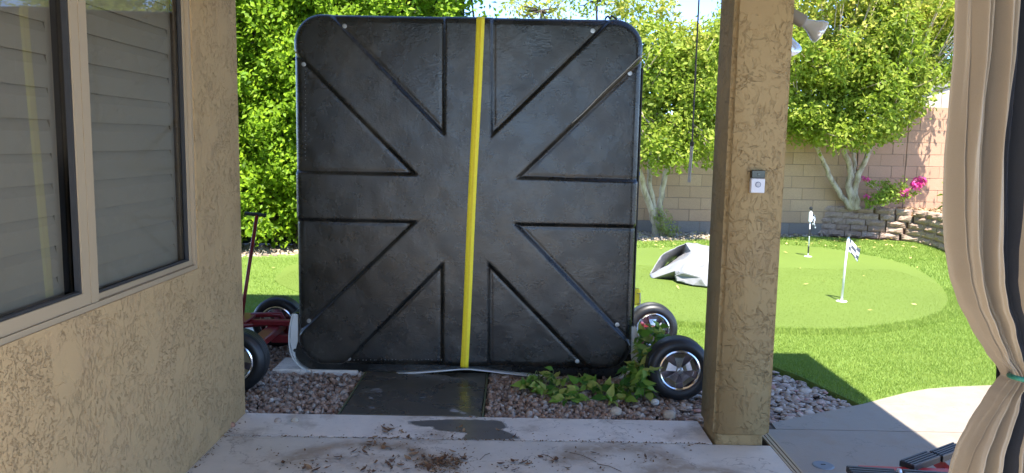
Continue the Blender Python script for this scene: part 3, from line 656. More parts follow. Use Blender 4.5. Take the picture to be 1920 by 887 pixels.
# cut stub on the left stem
# right tree in the raised planter
b3 = (6.05, 13.75, .5)
stems3 = [([b3, pz(1572, 360, 13.75), pz(1552, 320, 13.7), pz(1535, 285, 13.6), pz(1520, 225, 13.4)], .052, .03),
          ([b3, pz(1592, 350, 13.7), pz(1594, 315, 13.7), pz(1580, 270, 13.6), pz(1570, 180, 13.4)], .065, .038),
          ([(6.1, 13.78, .5), pz(1598, 350, 13.8), pz(1603, 310, 13.8), pz(1597, 270, 13.75), pz(1610, 190, 13.5)], .04, .028),
          ([(6.12, 13.72, .5), pz(1606, 345, 13.7), pz(1622, 300, 13.6), pz(1642, 255, 13.5), pz(1675, 190, 13.3)], .058, .032)]
cl3 = sub_clumps((6.0, 13.1, 3.0), (1.45, .6, 1.35), 54, .26, .46, 9)
cl3 += [wob(1505, 235, 13, .28), wob(1545, 245, 13, .28), wob(1590, 235, 12.8, .3), wob(1620, 255, 12.7, .26), wob(1655, 235, 12.8, .26), wob(1690, 205, 12.9, .26), wob(1730, 170, 13.1, .22), wob(1765, 150, 13.2, .22), wob(1790, 135, 13.2, .18), wob(1725, 120, 13.0, .32), wob(1750, 70, 13.1, .32), wob(1735, 20, 13.2, .35),
        wob(1500, 170, 13, .3), wob(1500, 90, 13, .35), wob(1530, 20, 13, .4), wob(1600, 10, 13, .4), wob(1680, 10, 13, .4), wob(1660, 100, 12.6, .4), wob(1600, 120, 12.5, .4), wob(1550, 120, 12.5, .4), wob(1700, 150, 12.8, .3)]
def pj(c):
    v_ = Vector(c[:3])-Vector((0, 0, EYE)); z_ = v_.dot(F); return 960+1450*v_.dot(R)/z_, 443.5-1450*v_.dot(U)/z_
def shoots(c, r, n, seed):
    q = random.Random(seed); out = []
    for _ in range(n):
        v = Vector((q.gauss(0, 1), q.gauss(0, .7)-.3, q.gauss(0, 1))).normalized(); k_ = q.uniform(1.0, 1.28); s_ = q.uniform(.07, .17)
        out.append((c[0]+v.x*r[0]*k_, c[1]+v.y*r[1]*k_, c[2]+v.z*r[2]*k_, s_, s_, s_*1.3))
    return out
def keep3(c):
    x, y = pj(c); q = c[3]*100
    if x+q*.7 > 1738 and y+q*.7 > 158: return False
    if x+q*.6 > 1780 and 50 < y < 125: return False
    return c[2] > 1.75
cl3 += shoots((6.0, 13.0, 2.95), (1.65, .9, 1.35), 110, 21)
cl3 = [c for c in cl3 if keep3(c)]
cl3 += [wob(1515, 205, 13.3, .34), wob(1540, 205, 13.0, .3), wob(1500, 215, 13.3, .3), wob(1722, 140, 13.1, .16), wob(1785, 20, 13.3, .3), wob(1775, 135, 13.6, .10), wob(1790, 150, 13.6, .08)]
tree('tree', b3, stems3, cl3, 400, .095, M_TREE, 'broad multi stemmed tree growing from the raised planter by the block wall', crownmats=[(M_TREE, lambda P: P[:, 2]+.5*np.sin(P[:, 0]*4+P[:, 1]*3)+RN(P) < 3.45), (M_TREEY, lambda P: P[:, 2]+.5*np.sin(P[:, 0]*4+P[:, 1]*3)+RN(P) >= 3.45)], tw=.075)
# trees beyond the wall
def far_tree(x, y, Y, rx, rz, n, label, mat, dens=170, size=.12, s=(.25, .5), seed=1, lo=0.):
    c = PY(x, y, Y); cl = sub_clumps((c.x, Y, c.z), (rx, rx*.7, rz), n, s[0], s[1], seed)
    tree('tree', (c.x, Y, 0), [([(c.x, Y, 0), (c.x+.1, Y, c.z*.5), (c.x, Y, c.z-.2*rz)], .04, .02)], cl, dens, size, mat, label, bark=M_DKBARK, r_in=.3, tw=.14, group='trees beyond the block wall')
far_tree(1015, 14, 17.5, 1.0, .3, 16, 'low yellow green treetop peeking over the spa against blue sky', M_TREEY, 90, .12, (.12, .28), 11)
far_tree(1120, -10, 16.5, 1.1, .45, 16, 'thin open treetop over the right half of the spa', M_TREE, 55, .11, (.15, .32), 12)
far_tree(1790, -20, 24, 1.9, 1.2, 30, 'darker tree high behind the right tree near the curtain', M_HEDGE, 120, .12, (.3, .5), 13)
far_tree(1850, 85, 21, .6, .5, 12, 'small bright tree top behind the curtain edge', M_TREE, 120, .12, (.2, .3), 14)
far_tree(1420, 30, 18, 1.0, 1.6, 26, 'treetop filling the gap behind the stucco pillar', M_TREE, 120, .12, (.3, .5), 15)
# tall clipped hedge
hg = empty('hedge', (-2.4, 10.9, 0), 'tall dense bright green hedge left of and behind the black spa', 'hedge')
def hedge_pts(n, depth):
    x = rng.uniform(-5.4, -.15, n); z = rng.uniform(.12, 4.7, n); y = 10.45+rng.random(n)**1.8*depth
    bump = .16*np.sin(x*3.1+1)*np.sin(z*2.3)+.12*np.sin(x*7.3+z*4.1)+.09*np.sin(z*9.1-x*5)+.06*np.sin(x*17)*np.sin(z*14)
    ok = (x < -.55+.22*np.sin(z*5)+.12*np.sin(z*13)) | (rng.random(n) < .12)
    under = z > .35+.1*np.sin(x*6); y = y-bump+np.where(z < .6, .15*(0.6-z), 0)
    return np.column_stack([x, y, z])[ok & (under | (rng.random(n) < .35))]
HP = np.repeat(hedge_pts(7200, .42), 6, 0); HP = HP+rng.normal(0, .055, HP.shape)
own(hg, leaf_cloud('foliage', HP, np.tile([0, -1., .25], (len(HP), 1)), .085, M_HEDGE, aspect=.55, spread=.75))
HB = np.repeat(hedge_pts(5000, .5), 3, 0); HB = HB+rng.normal(0, .08, HB.shape)+np.array([0, .45, 0])
own(hg, leaf_cloud('inner_foliage', HB, np.tile([0, -1., .25], (len(HB), 1)), .12, M_HEDGE, aspect=.6, spread=.6))
mb = MB()
for i in range(16):
    x = -5.2+i*.3; mb.tube([(x, 11.1, 0), (x+rnd.uniform(-.1, .1), 11.1, 1.2), (x+rnd.uniform(-.2, .2), 11.0, 2.6), (x, 11.1, 4.2)], [.035, .03, .02, .01], 6)
own(hg, mb.build('stems', M_DKBARK), MB().box(-5.6, -.75, 11.5, 11.6, 0, 4.4).build('inner_screen', simple('shade_dark_backing', (.02, .035, .012), 1., nscale=14, amt=.6, bump=.05)))  # dark board behind the leaves, hedge-interior shade put into its colour
# neighbouring gable beyond the wall
nh = empty('neighbour_house', (10.5, 18.3, 0), 'beige gable end of a neighbouring house seen over the block wall', 'house')
A_ = PY(1738, 163, 18); B_ = PY(1700, 200, 18); C_ = PY(1900, 205, 18)
M_SID = simple('cream_siding', (.52, .44, .33), .8, amt=.05)
mb = MB(); mb.add([(9.2, 18.02, 0), (13, 18.02, 0), (13, 18.02, 4.0), (10.6, 18.02, 3.35), (9.2, 18.02, 2.9)], [(0, 1, 2, 3, 4)]); mb.add([(9.2, 18.3, 0), (13, 18.3, 0), (13, 18.3, 4.0), (10.6, 18.3, 3.35), (9.2, 18.3, 2.9)], [(4, 3, 2, 1, 0)])
own(nh, mb.build('wall', M_SID))
for x in np.arange(9.4, 12.8, .4): own(nh, MB().box(x, x+.385, 18.0, 18.02, 0, 2.86+.30*(x-9.2)).build('panel', M_SID))
own(nh, MB().add([(9.35, 17.95, 2.86), (13, 17.95, 4.05), (13, 17.95, 4.3), (9.35, 17.95, 3.05), (9.0, 18.5, 2.86), (13, 18.5, 4.05), (13, 18.5, 4.3), (9.0, 18.5, 3.05)],
    [(0, 1, 2, 3), (7, 6, 5, 4), (0, 4, 5, 1), (3, 2, 6, 7), (0, 3, 7, 4), (1, 5, 6, 2)]).build('roof', simple('grey_fascia', (.30, .27, .25), .8)))

# bougainvillea and the green clump by the curtain
bg_ = empty('bougainvillea', (6.75, 13.6, .5), 'bougainvillea bush with magenta blooms in the raised planter', 'flowering shrub')
def clump_at(px, py, Y, r): c = PY(px, py, Y); return (c.x, c.y, c.z, r, r*.8, r*.7)
Cc, Nn = shell_pts([clump_at(*a) for a in ((1635, 377, 13.5, .17), (1655, 370, 13.4, .17), (1672, 362, 13.4, .18), (1690, 368, 13.4, .15), (1665, 350, 13.5, .13), (1640, 345, 13.5, .08), (1690, 343, 13.5, .08), (1693, 352, 13.4, .08), (1628, 340, 13.5, .05), (1712, 362, 13.4, .07))], 900, .3, tw=.03)
own(bg_, leaf_cloud('foliage', Cc, Nn, .062, leaf_mat('bougainvillea_leaf', (.12, .22, .03), (.24, .36, .05), (.38, .46, .08))))
for a in ((1718, 347, 13.35, .10), (1726, 340, 13.35, .10), (1712, 350, 13.35, .08), (1697, 362, 13.3, .085), (1622, 337, 13.4, .06), (1626, 368, 13.4, .05)):
    Cc, Nn = shell_pts([clump_at(*a)], 1500, .2, tw=.015); own(bg_, leaf_cloud('bloom', Cc, Nn, .05, M_PINK, aspect=.8))
mb = MB(); q = PY(1665, 383, 13.5)
for a in ((1622, 338), (1726, 345), (1697, 362), (1690, 343), (1645, 350), (1712, 360)):
    e = PY(*a, 13.4); mb.tube([q, q.lerp(e, .5)+Vector((0, 0, .06)), e], [.009, .006, .003], 5)
own(bg_, mb.build('stems', M_BARK))
gc = empty('leafy_plant', tuple(PY(1785, 385, 12.9)), 'green long leaved plant by the planter edge beside the curtain', 'plant')
mb = MB(); mbs = MB()
for k in range(46):
    c = PY(rnd.uniform(1772, 1815), rnd.uniform(330, 385), 12.8+rnd.random()*.3); d = Vector((rnd.uniform(-1, .6), rnd.uniform(-.8, .4), rnd.uniform(-.5, .4))).normalized(); L = rnd.uniform(.12, .2); s_ = d.cross(Vector((0, 0, 1))).normalized()*L*.18
    mb.add([c, c+d*L*.5+s_+Vector((0, 0, .02)), c+d*L-Vector((0, 0, .03)), c+d*L*.5-s_+Vector((0, 0, .02))], [(0, 1, 2), (0, 2, 3)])
    if k % 5 == 0: mbs.tube([tuple(PY(1790, 392, 12.9)), tuple(c)], [.008, .004], 5)
own(gc, mb.build('leaves', M_SHRUB), mbs.build('stems', M_BARK))

# ------------------------------------------------------------------ spa standing on its side
SY = 5.0; sx0, sx1, sz0, sz1 = -1.412, .813, .062, 2.347; RC = .185
spa = empty('spa', ((sx0+sx1)/2, SY+.4, sz0), 'big black square spa tub stood on edge, ribbed plastic base facing the viewer', 'hot tub')
def spa_base():
    n = 330; cx, cz = (sx0+sx1)/2, (sz0+sz1)/2; hx, hz = (sx1-sx0)/2, (sz1-sz0)/2
    def axis(h):                                                     # finer towards the rim
        t = np.linspace(-1, 1, n); return h*np.sign(t)*(1-(1-np.abs(t))**1.12)
    X, Z = np.meshgrid(axis(hx), axis(hz))
    ax, az_ = np.abs(X)-(hx-RC), np.abs(Z)-(hz-RC); a = ax/RC; b = az_/RC; k = (a > 0) & (b > 0)
    aa = np.where(k, a*np.sqrt(np.maximum(0, 1-b*b/2)), a); bb = np.where(k, b*np.sqrt(np.maximum(0, 1-a*a/2)), b)
    X = np.where(k, np.sign(X)*(hx-RC+aa*RC), X); Z = np.where(k, np.sign(Z)*(hz-RC+bb*RC), Z)
    qx, qz = np.abs(X)-(hx-RC), np.abs(Z)-(hz-RC)
    sd = np.hypot(np.maximum(qx, 0), np.maximum(qz, 0))+np.minimum(np.maximum(qx, qz), 0)-RC; d = np.maximum(0, -sd)
    rho = .05; e = np.clip((rho-d)/rho, 0, 1); Y = rho*(1-np.sqrt(np.maximum(0, 1-e*e)))
    W = X+cx; H = Z+cz
    tris = [((612, 20), (833, 10), (832, 250)), ((540, 85), (778, 327), (530, 322)), ((922, 10), (1165, 18), (922, 254)), ((1225, 90), (972, 333), (1225, 341)),
            ((530, 411), (777, 417), (530, 655)), ((829, 497), (829, 730), (610, 718)), ((917, 497), (917, 730), (1140, 728)), ((968, 421), (1225, 426), (1225, 690))]
    for T3 in tris:
        p = [PY(x, y, SY) for x, y in T3]; p = [(q.x, q.z) for q in p]
        ar = (p[1][0]-p[0][0])*(p[2][1]-p[0][1])-(p[1][1]-p[0][1])*(p[2][0]-p[0][0])
        if ar < 0: p = p[::-1]
        m = np.full(W.shape, 9.)
        for i in range(3):
            (x0, z0), (x1, z1) = p[i], p[(i+1) % 3]; L = math.hypot(x1-x0, z1-z0)
            m = np.minimum(m, ((x1-x0)*(H-z0)-(z1-z0)*(W-x0))/L)       # inside distance
        s = np.clip((m+.008)/.030, 0, 1); s = s*s*(3-2*s)
        g = np.exp(-((m-.006)/.0105)**2); Y = Y+s*.021+g*.012
    Y = Y+.0015*np.sin(W*5+1)*np.sin(H*4)+.0007*np.sin(W*23)*np.sin(H*19+W*3)
    V = np.stack([W, SY+Y, H], -1).reshape(-1, 3); i = np.arange(n*n).reshape(n, n)
    q = np.stack([i[:-1, :-1], i[:-1, 1:], i[1:, 1:], i[1:, :-1]], -1).reshape(-1, 4)
    # skirt going back
    loop = list(i[0, :])+list(i[1:, -1])+list(i[-1, -2::-1])+list(i[-2:0:-1, 0]); m = len(loop)
    rim = V[loop]; b1 = rim.copy(); b1[:, 1] = SY+.22; cen = np.array([cx, 0, cz]); b2 = rim.copy(); b2[:, 1] = SY+.225; dv = b2-cen; dv[:, 1] = 0; b2 = b2-dv*.012; b3 = b2.copy(); b3[:, 1] = SY+.80
    V = np.concatenate([V, b1, b2, b3]); o = n*n; r = np.arange(m); r2 = (r+1) % m; L = np.array(loop)
    q2 = np.concatenate([np.stack([L[r], L[r2], o+r2, o+r], 1)[:, ::-1], np.stack([o+r, o+r2, o+m+r2, o+m+r], 1)[:, ::-1], np.stack([o+m+r, o+m+r2, o+2*m+r2, o+2*m+r], 1)[:, ::-1]])
    return flat('base_pan', V, np.concatenate([q, q2]), M_ABS, smooth=True)
own(spa, smooth_by(spa_base(), 50))
def rrect(x0, x1, z0, z1, r, n=10):
    o = []
    for cx, cz, a0 in ((x1-r, z1-r, 0), (x0+r, z1-r, 90), (x0+r, z0+r, 180), (x1-r, z0+r, 270)):
        for k in range(n+1): a = math.radians(a0+90*k/n); o.append((cx+r*math.cos(a), cz+r*math.sin(a)))
    return o
def slab_xz(mb, poly, y0, y1):
    n = len(poly); return mb.add([(p[0], y0, p[1]) for p in poly]+[(p[0], y1, p[1]) for p in poly], [tuple(range(n)), tuple(range(2*n-1, n-1, -1))]+[(i, n+i, n+(i+1) % n, (i+1) % n) for i in range(n)])
own(spa, slab_xz(MB(), rrect(sx0+.02, sx1-.02, sz0+.02, sz1-.02, .17), SY+.78, SY+.9).build('shell_lip', M_PAN))
for x, y in ((645, 48), (568, 120), (1112, 57), (1182, 137), (578, 603), (653, 674), (1158, 610), (1083, 679)):
    p = PY(x, y, SY); own(spa, MB().lathe([(0, -.004), (.006, -.004), (.0065, -.001), (.014, -.0005), (.015, .004)], (p.x, SY+.016, p.z), (0, 1, 0), 18).build('washer', M_STEEL))
mb = MB()
for k in range(24):
    p = PY(571+rnd.uniform(-1.2, 1.2), 134+k*7.2, SY); mb.lathe([(0, -.002), (.0020, -.001), (.0024, .002)], (p.x, SY+.0165, p.z), (0, 1, 0), 6)
    p = PY(664+k*7, 676+rnd.uniform(-1, 1), SY); mb.lathe([(0, -.002), (.0022, -.001), (.0026, .002)], (p.x+rnd.uniform(-.008, .008), SY+.0165, p.z), (0, 1, 0), 6)
own(spa, tag(mb.build('staples', M_STEEL), kind='stuff'))
# grey cord in the upper right groove and the knot on top
cdm = simple('grey_cord', (.36, .34, .30), .7); pts = [PY(x, y, SY-.006) for x, y in ((1207, 101), (1198, 108), (1170, 136), (1130, 174), (1100, 205), (1072, 231))]
tag(MB().tube(catmull(pts, 4), .0035, 6).build('cord', cdm, smooth=True), 'thin grey cord tied across upper right corner of the spa', 'cord')
tp = PY(1143, 34, SY+.05)
tag(MB().tube(catmull([tp+Vector(v) for v in ((-.03, 0, -.01), (-.012, 0, .012), (.004, 0, -.004), (.012, 0, .014), (.028, 0, .004), (.05, 0, -.006))], 4), .006, 6).build('knot', M_BLACK), 'small dark knot of tie on top edge of the spa', 'knot')
# dark edge strap down the right side with a blue tape band
es = empty('edge_strap', (sx1+.01, SY+.05, sz0), 'narrow black strap down the right edge of the spa with blue tape', 'strap')
own(es, MB().box(sx1+.003, sx1+.010, SY+.055, SY+.10, .35, 2.05).build('band', M_BLACK), MB().box(sx1+.0105, sx1+.0125, SY+.053, SY+.102, 1.36, 1.385).build('tape', simple('blue_tape', (.03, .10, .55), .5)))
# yellow ratchet strap over the front
ys = empty('ratchet_strap', (-.25, SY-.01, sz0), 'yellow ratchet strap running down the middle of the black spa base', 'strap')
def strap(x0t, x1t, yo, mat, name):
    mb = MB(); vs = []; pr_ = []
    N_ = 40
    for k in range(N_+1):
        t = k/N_; z = sz1-.03-(sz1-sz0-.06)*t; sh = -.078*t+.0015*math.sin(t*9); pr_.append((sh, SY-.004-.002*math.sin(t*3.1)-yo, z))
    top = [(0, SY+.80, sz1+.002+yo), (0, SY+.06, sz1+.003+yo), (0, SY+.02, sz1-.003+yo), (0, SY+.003-yo, sz1-.015)]
    bot = [(-.078, SY+.004, sz0+.01), (-.078, SY+.03, sz0-.004-yo), (-.078, SY+.8, sz0-.006-yo)]
    path = top+pr_+bot
    for s_, y, z in path: vs += [(x0t+s_, y, z), (x1t+s_, y, z)]
    mb.add(vs, [(2*i, 2*i+2, 2*i+3, 2*i+1) for i in range(len(path)-1)]); o = mb.build(name, mat, smooth=True)
    sm = o.modifiers.new('thick', 'SOLIDIFY'); sm.thickness = .0022; sm.offset = 0; return o
X0 = PY(893, 60, SY).x; X1 = PY(908.5, 60, SY).x
own(ys, strap(X0, X1, 0, M_YEL, 'webbing'), strap(X0+.0235, X0+.0255, .0022, M_YELD, 'stitch_line'), strap(X0+.0295, X0+.0315, .0022, M_YELD, 'stitch_line'))
bk = empty('strap_buckle', tuple(PY(1190, 555, SY+.1)), 'yellow buckle hooked over the right side edge of the spa', 'buckle')
p = PY(1191, 557, SY+.12)
own(bk, MB().bbox(p.x-.028, p.x+.032, p.y-.02, p.y+.05, p.z-.055, p.z+.055, .008).build('body', M_YEL), MB().tube([(p.x-.02, p.y, p.z+.03), (p.x+.028, p.y-.026, p.z+.03), (p.x+.030, p.y-.026, p.z-.04), (p.x-.02, p.y, p.z-.05)], .005, 6).build('hook', M_STEEL))
# pale sled the spa rests in
sd_ = empty('transport_sled', (-.3, SY+.1, .02), 'pale curved plastic sled cradling the lower edge of the spa', 'sled')
oc = [PY(x, y, SY+.07) for x, y in ((551, 588), (546, 612), (544, 640), (549, 665), (562, 683), (582, 695), (610, 700), (680, 700), (760, 698), (830, 693), (870, 690), (900, 692), (960, 699), (1050, 708), (1130, 713), (1160, 708), (1180, 694), (1193, 675), (1198, 650), (1195, 630), (1188, 610))]
oc = catmull(oc, 5)
def rim_band(mb, pts, off, y0, y1):
    n = len(pts); vs = []
    for i, p in enumerate(pts):
        t = (pts[min(i+1, n-1)]-pts[max(0, i-1)]).normalized(); nn = Vector((-t.z, 0, t.x))
        o_ = p+nn*off; vs += [(p.x, y0, p.z), (p.x, y1, p.z), (o_.x, y1, o_.z), (o_.x, y0, o_.z)]
    return mb.add(vs, [(4*i+a, 4*i+4+a, 4*i+4+(a+1) % 4, 4*i+(a+1) % 4) for i in range(n-1) for a in range(4)])
own(sd_, rim_band(MB(), oc, -.009, SY+.055, SY+.75).build('rim', M_PAN))
blk = [(p.x, p.z) for p in [q.lerp(Vector((-.3, SY, 1.)), .008) for q in oc]]
own(sd_, slab_xz(MB(), blk[::-1], SY+.075, SY+.09).build('liner', M_ABS))
for side_, X in ((-1, [(551, 588), (546, 612), (544, 640), (549, 665), (556, 677), (553, 662), (556, 648), (559, 640), (559, 590)]), (1, [(1188, 610), (1195, 630), (1198, 650), (1193, 675), (1180, 694), (1176, 690), (1184, 676), (1183, 664), (1184, 640), (1184, 612)])):
    q = [PY(x, y, SY+.062) for x, y in X]; q = [(v.x, v.z) for v in q]
    if side_ > 0: q = q[::-1]
    own(sd_, slab_xz(MB(), q, SY+.058, SY+.07).build('cheek', M_PAN))
    h = PY(*((553, 657) if side_ < 0 else (1189, 660)), SY+.055); own(sd_, MB().lathe([(0, 0), (.011, 0), (.011, .01)], (h.x, SY+.054, h.z), (0, 1, 0), 16).build('slot_hole', M_GASKET))
# ------------------------------------------------------------------ cart under the spa
def wheel(t, cx, y0, r=.196, wd=.15, cz=None, rimr=.124):
    cz = cz if cz else r-.012; o = (cx, y0, cz)
    prof = [(rimr, .012), (rimr+.006, .002), (r*.80, -.004), (r*.93, .006), (r*.975, .02)]
    y = .024
    while y < wd-.03: prof += [(r, y+.002), (r, y+.016), (r-.006, y+.018), (r-.006, y+.022)]; y += .024
    prof += [(r, y), (r*.975, wd-.016), (r*.93, wd-.004), (rimr+.006, wd-.002), (rimr, wd-.012)]
    ty = smooth_by(MB().lathe(prof, o, (0, 1, 0), 56).build('wheel', M_TYRE), 50); own(t, ty)
    rim = MB().lathe([(rimr, .014), (rimr+.003, .004), (rimr-.004, .001), (rimr-.010, .006), (rimr-.014, .03), (rimr-.018, .055), (rimr-.018, wd-.01)], o, (0, 1, 0), 48)
    ro = smooth_by(rim.build('rim', M_CHROME), 40); ro.parent = ty; ro.data.materials[0] = M_CHROME
    sp = MB()
    for k in range(5):                                               # five broad flared spokes
        a = math.radians(20+72*k); vs = []
        for rr, ha, yy in ((.022, .62, .012), (.05, .40, .016), (.082, .36, .022), (rimr-.012, .42, .020)):
            for s_ in (-1, 1):
                for dy in (0, .006): vs.append((cx+rr*math.cos(a+s_*ha), y0+yy+dy, cz+rr*math.sin(a+s_*ha)))
        fs = []
        for i in range(3): b = i*4; fs += [(b, b+4, b+6, b+2), (b+1, b+3, b+7, b+5), (b, b+1, b+5, b+4), (b+2, b+6, b+7, b+3)]
        sp.add(vs, fs+[(12, 13, 15, 14)])
    so_ = sp.build('spokes', M_CHROME); so_.parent = ty
    ho = smooth_by(MB().lathe([(0, -.022), (.009, -.022), (.010, -.004), (.018, -.002), (.022, .006), (.024, .02)], o, (0, 1, 0), 24).build('hub', M_STEEL), 30); ho.parent = ty
    bo = MB().lathe([(0, .07), (rimr-.02, .07)], o, (0, 1, 0), 32).build('brake_plate', M_BRK); bo.parent = ty
    return ty
M_BRK = simple('dark_brake_plate', (.28, .22, .22), .3, .7)
ct = empty('spa_cart', (-.3, 5.3, 0), 'red framed spa cart with four chunky black tyres under the tub', 'cart')
xR, xL = 1.046, -1.705
wheel(ct, xR, 4.62); wheel(ct, xL, 4.62); wheel(ct, 1.075, 5.70, .19); wheel(ct, -1.765, 5.70, .19)
own(ct, MB().bbox(-1.72, .98, 5.42, 5.48, .10, .155, .008).build('rail', M_RED), MB().bbox(-.66, -.08, 5.22, 5.27, .030, .075, .006).build('rail', M_RED))
for s_, xw in ((-1, xL), (1, xR)):
    xb = xw+(-.16 if s_ < 0 else .03)
    own(ct, MB().bbox(xw-.05, xw+.05, 4.79, 5.69, .16, .215, .008).build('axle_beam', M_RED), MB().tube([(xw, 4.64, .184), (xw, 4.8, .184)], .014, 10).build('axle', M_STEEL), MB().tube([(xb, 5.68, .178), (xb, 5.80, .178)], .014, 10).build('axle', M_STEEL))
own(ct, MB().bbox(-2.0, -1.30, 5.44, 5.50, .218, .26, .008).build('crossbar', M_RED), MB().bbox(-1.97, -1.86, 5.3, 5.6, .262, .279, .004).build('hitch_plate', M_RED), MB().bbox(-1.72, -1.2, 5.60, 5.66, .07, .12, .008).build('crossbar', M_RED),
    MB().tube([(-1.95, 5.3, .25), (-1.78, 5.62, .20), (-1.60, 5.66, .10)], .022, 8).build('strut', M_RED, smooth=True), MB().tube([(-1.9, 5.55, .27), (-1.7, 5.6, .27), (-1.62, 5.62, .10)], .02, 8).build('strut', M_RED, smooth=True))
h0, h1 = PY(458, 560, 5.5), PY(482, 402, 5.5)
own(ct, MB().tube([(-1.95, 5.5, .26), h0, h1], .013, 10).build('handle', M_RED, smooth=True))
ga, gb = PY(459, 400, 5.5), PY(499, 404, 5.5); g = MB().tube([ga, gb], .013, 12).build('grip', M_BLACK, smooth=True); own(ct, g)
# ------------------------------------------------------------------ shrub squeezed under the spa
sh = empty('leafy_shrub', (.5, 4.75, 0), 'low broad leaved green shrub growing out from under the right half of the spa', 'shrub')
def big_leaf(L, Wd, curl):
    vs = []; fs = []; n = 6
    for i in range(n+1):
        t = i/n; wv = Wd*math.sin(math.pi*min(1, t*1.06)**.75)*.5*(1-.25*t) if 0 < t < 1 else 0; z = -curl*t*t*L
        vs += [(-wv, t*L, z+.18*wv+.003*math.sin(t*20)), (0, t*L, z), (wv, t*L, z+.18*wv-.003*math.sin(t*17))]
    for i in range(n): b = 3*i; fs += [(b, b+1, b+4, b+3), (b+1, b+2, b+5, b+4)]
    return MB().add(vs, fs)
lms = [o.data for o in [big_leaf(.085, .05, .25).build('leaf', M_SHRUB, smooth=True), big_leaf(.065, .04, .5).build('leaf', M_SHRUB, smooth=True), big_leaf(.10, .055, .35).build('leaf', M_SHRUB, smooth=True)]]
for o in [o for o in COL.objects if o.name.startswith('leaf') and o.data in lms]: bpy.data.objects.remove(o)
shrub_cols = [leaf_mat('shrub_leaf_'+n_, c, c, trans=.3, rough=.32) for n_, c in (('deep', (.05, .14, .025)), ('mid', (.10, .22, .03)), ('light', (.22, .34, .06)), ('yellow', (.36, .40, .10)))]
meshes = []
for m_ in lms:
    for c in shrub_cols: q = m_.copy(); q.materials[0] = c; meshes.append(q)
st_ = MB(); root = [(.45, 4.95, 0), (.75, 4.98, 0), (.9, 4.95, 0), (.2, 4.98, 0), (1.0, 5.1, 0)]
targets = [((1000, 718), 4.78), ((1022, 735), 4.7), ((1050, 745), 4.62), ((1058, 768), 4.55), ((1082, 740), 4.62), ((1035, 712), 4.8), ((1010, 728), 4.7), ((1140, 760), 4.55), ((1150, 745), 4.6), ((1120, 735), 4.7), ((1165, 725), 4.7), ((1190, 705), 4.8), ((1205, 690), 4.85), ((1222, 700), 4.75), ((1210, 735), 4.65), ((1215, 670), 4.9), ((1230, 655), 4.95), ((1222, 640), 5.0), ((1240, 640), 4.9), ((1215, 612), 5.0), ((1245, 630), 4.9), ((1190, 730), 4.7), ((1075, 765), 4.55), ((1040, 760), 4.6), ((1175, 745), 4.65), ((1100, 725), 4.75), ((985, 728), 4.75), ((1195, 650), 4.9), ((1203, 628), 4.95), ((1238, 612), 4.98), ((1256, 642), 4.9), ((1182, 690), 4.7), ((1225, 668), 4.72), ((1172, 760), 4.55), ((1150, 772), 4.5), ((1198, 720), 4.55), ((1208, 700), 4.5), ((1235, 650), 4.9)]
nl = 0
for (px, Y) in targets:
    e = PY(*px, Y); r_ = min(root, key=lambda q: (Vector(q)-e).length); r_ = Vector(r_); m_ = r_.lerp(e, .5)+Vector((rnd.gauss(0, .03), 0, .07))
    cv = catmull([r_, m_, e], 5); st_.tube(cv, [.005-.003*i/(len(cv)-1) for i in range(len(cv))], 5)
    for k in range(12):
        i = min(len(cv)-1, max(3, len(cv)-1-int(abs(rnd.gauss(0, 2.4))))); c = cv[i]+Vector([rnd.gauss(0, .010) for _ in range(3)])
        if c.z < .02: c.z = .02
        d = Vector((rnd.gauss(0, 1), rnd.gauss(-.5, .8), rnd.gauss(.1, .5))).normalized(); nn = Vector((rnd.gauss(0, .5), rnd.gauss(-.6, .4), 1)).normalized()
        xax = d.cross(nn).normalized(); zax = xax.cross(d)
        Mx = Matrix(((xax.x, d.x, zax.x, c.x-.5), (xax.y, d.y, zax.y, c.y-4.75), (xax.z, d.z, zax.z, c.z), (0, 0, 0, 1))) @ Matrix.Scale(rnd.uniform(.7, 1.15), 4)
        tip = c+d*.08
        if tip.z < .005: continue
        share('leaf', rnd.choice(meshes), sh, Mx); nl += 1
own(sh, st_.build('stems', simple('green_stem', (.16, .18, .06), .6), smooth=True))

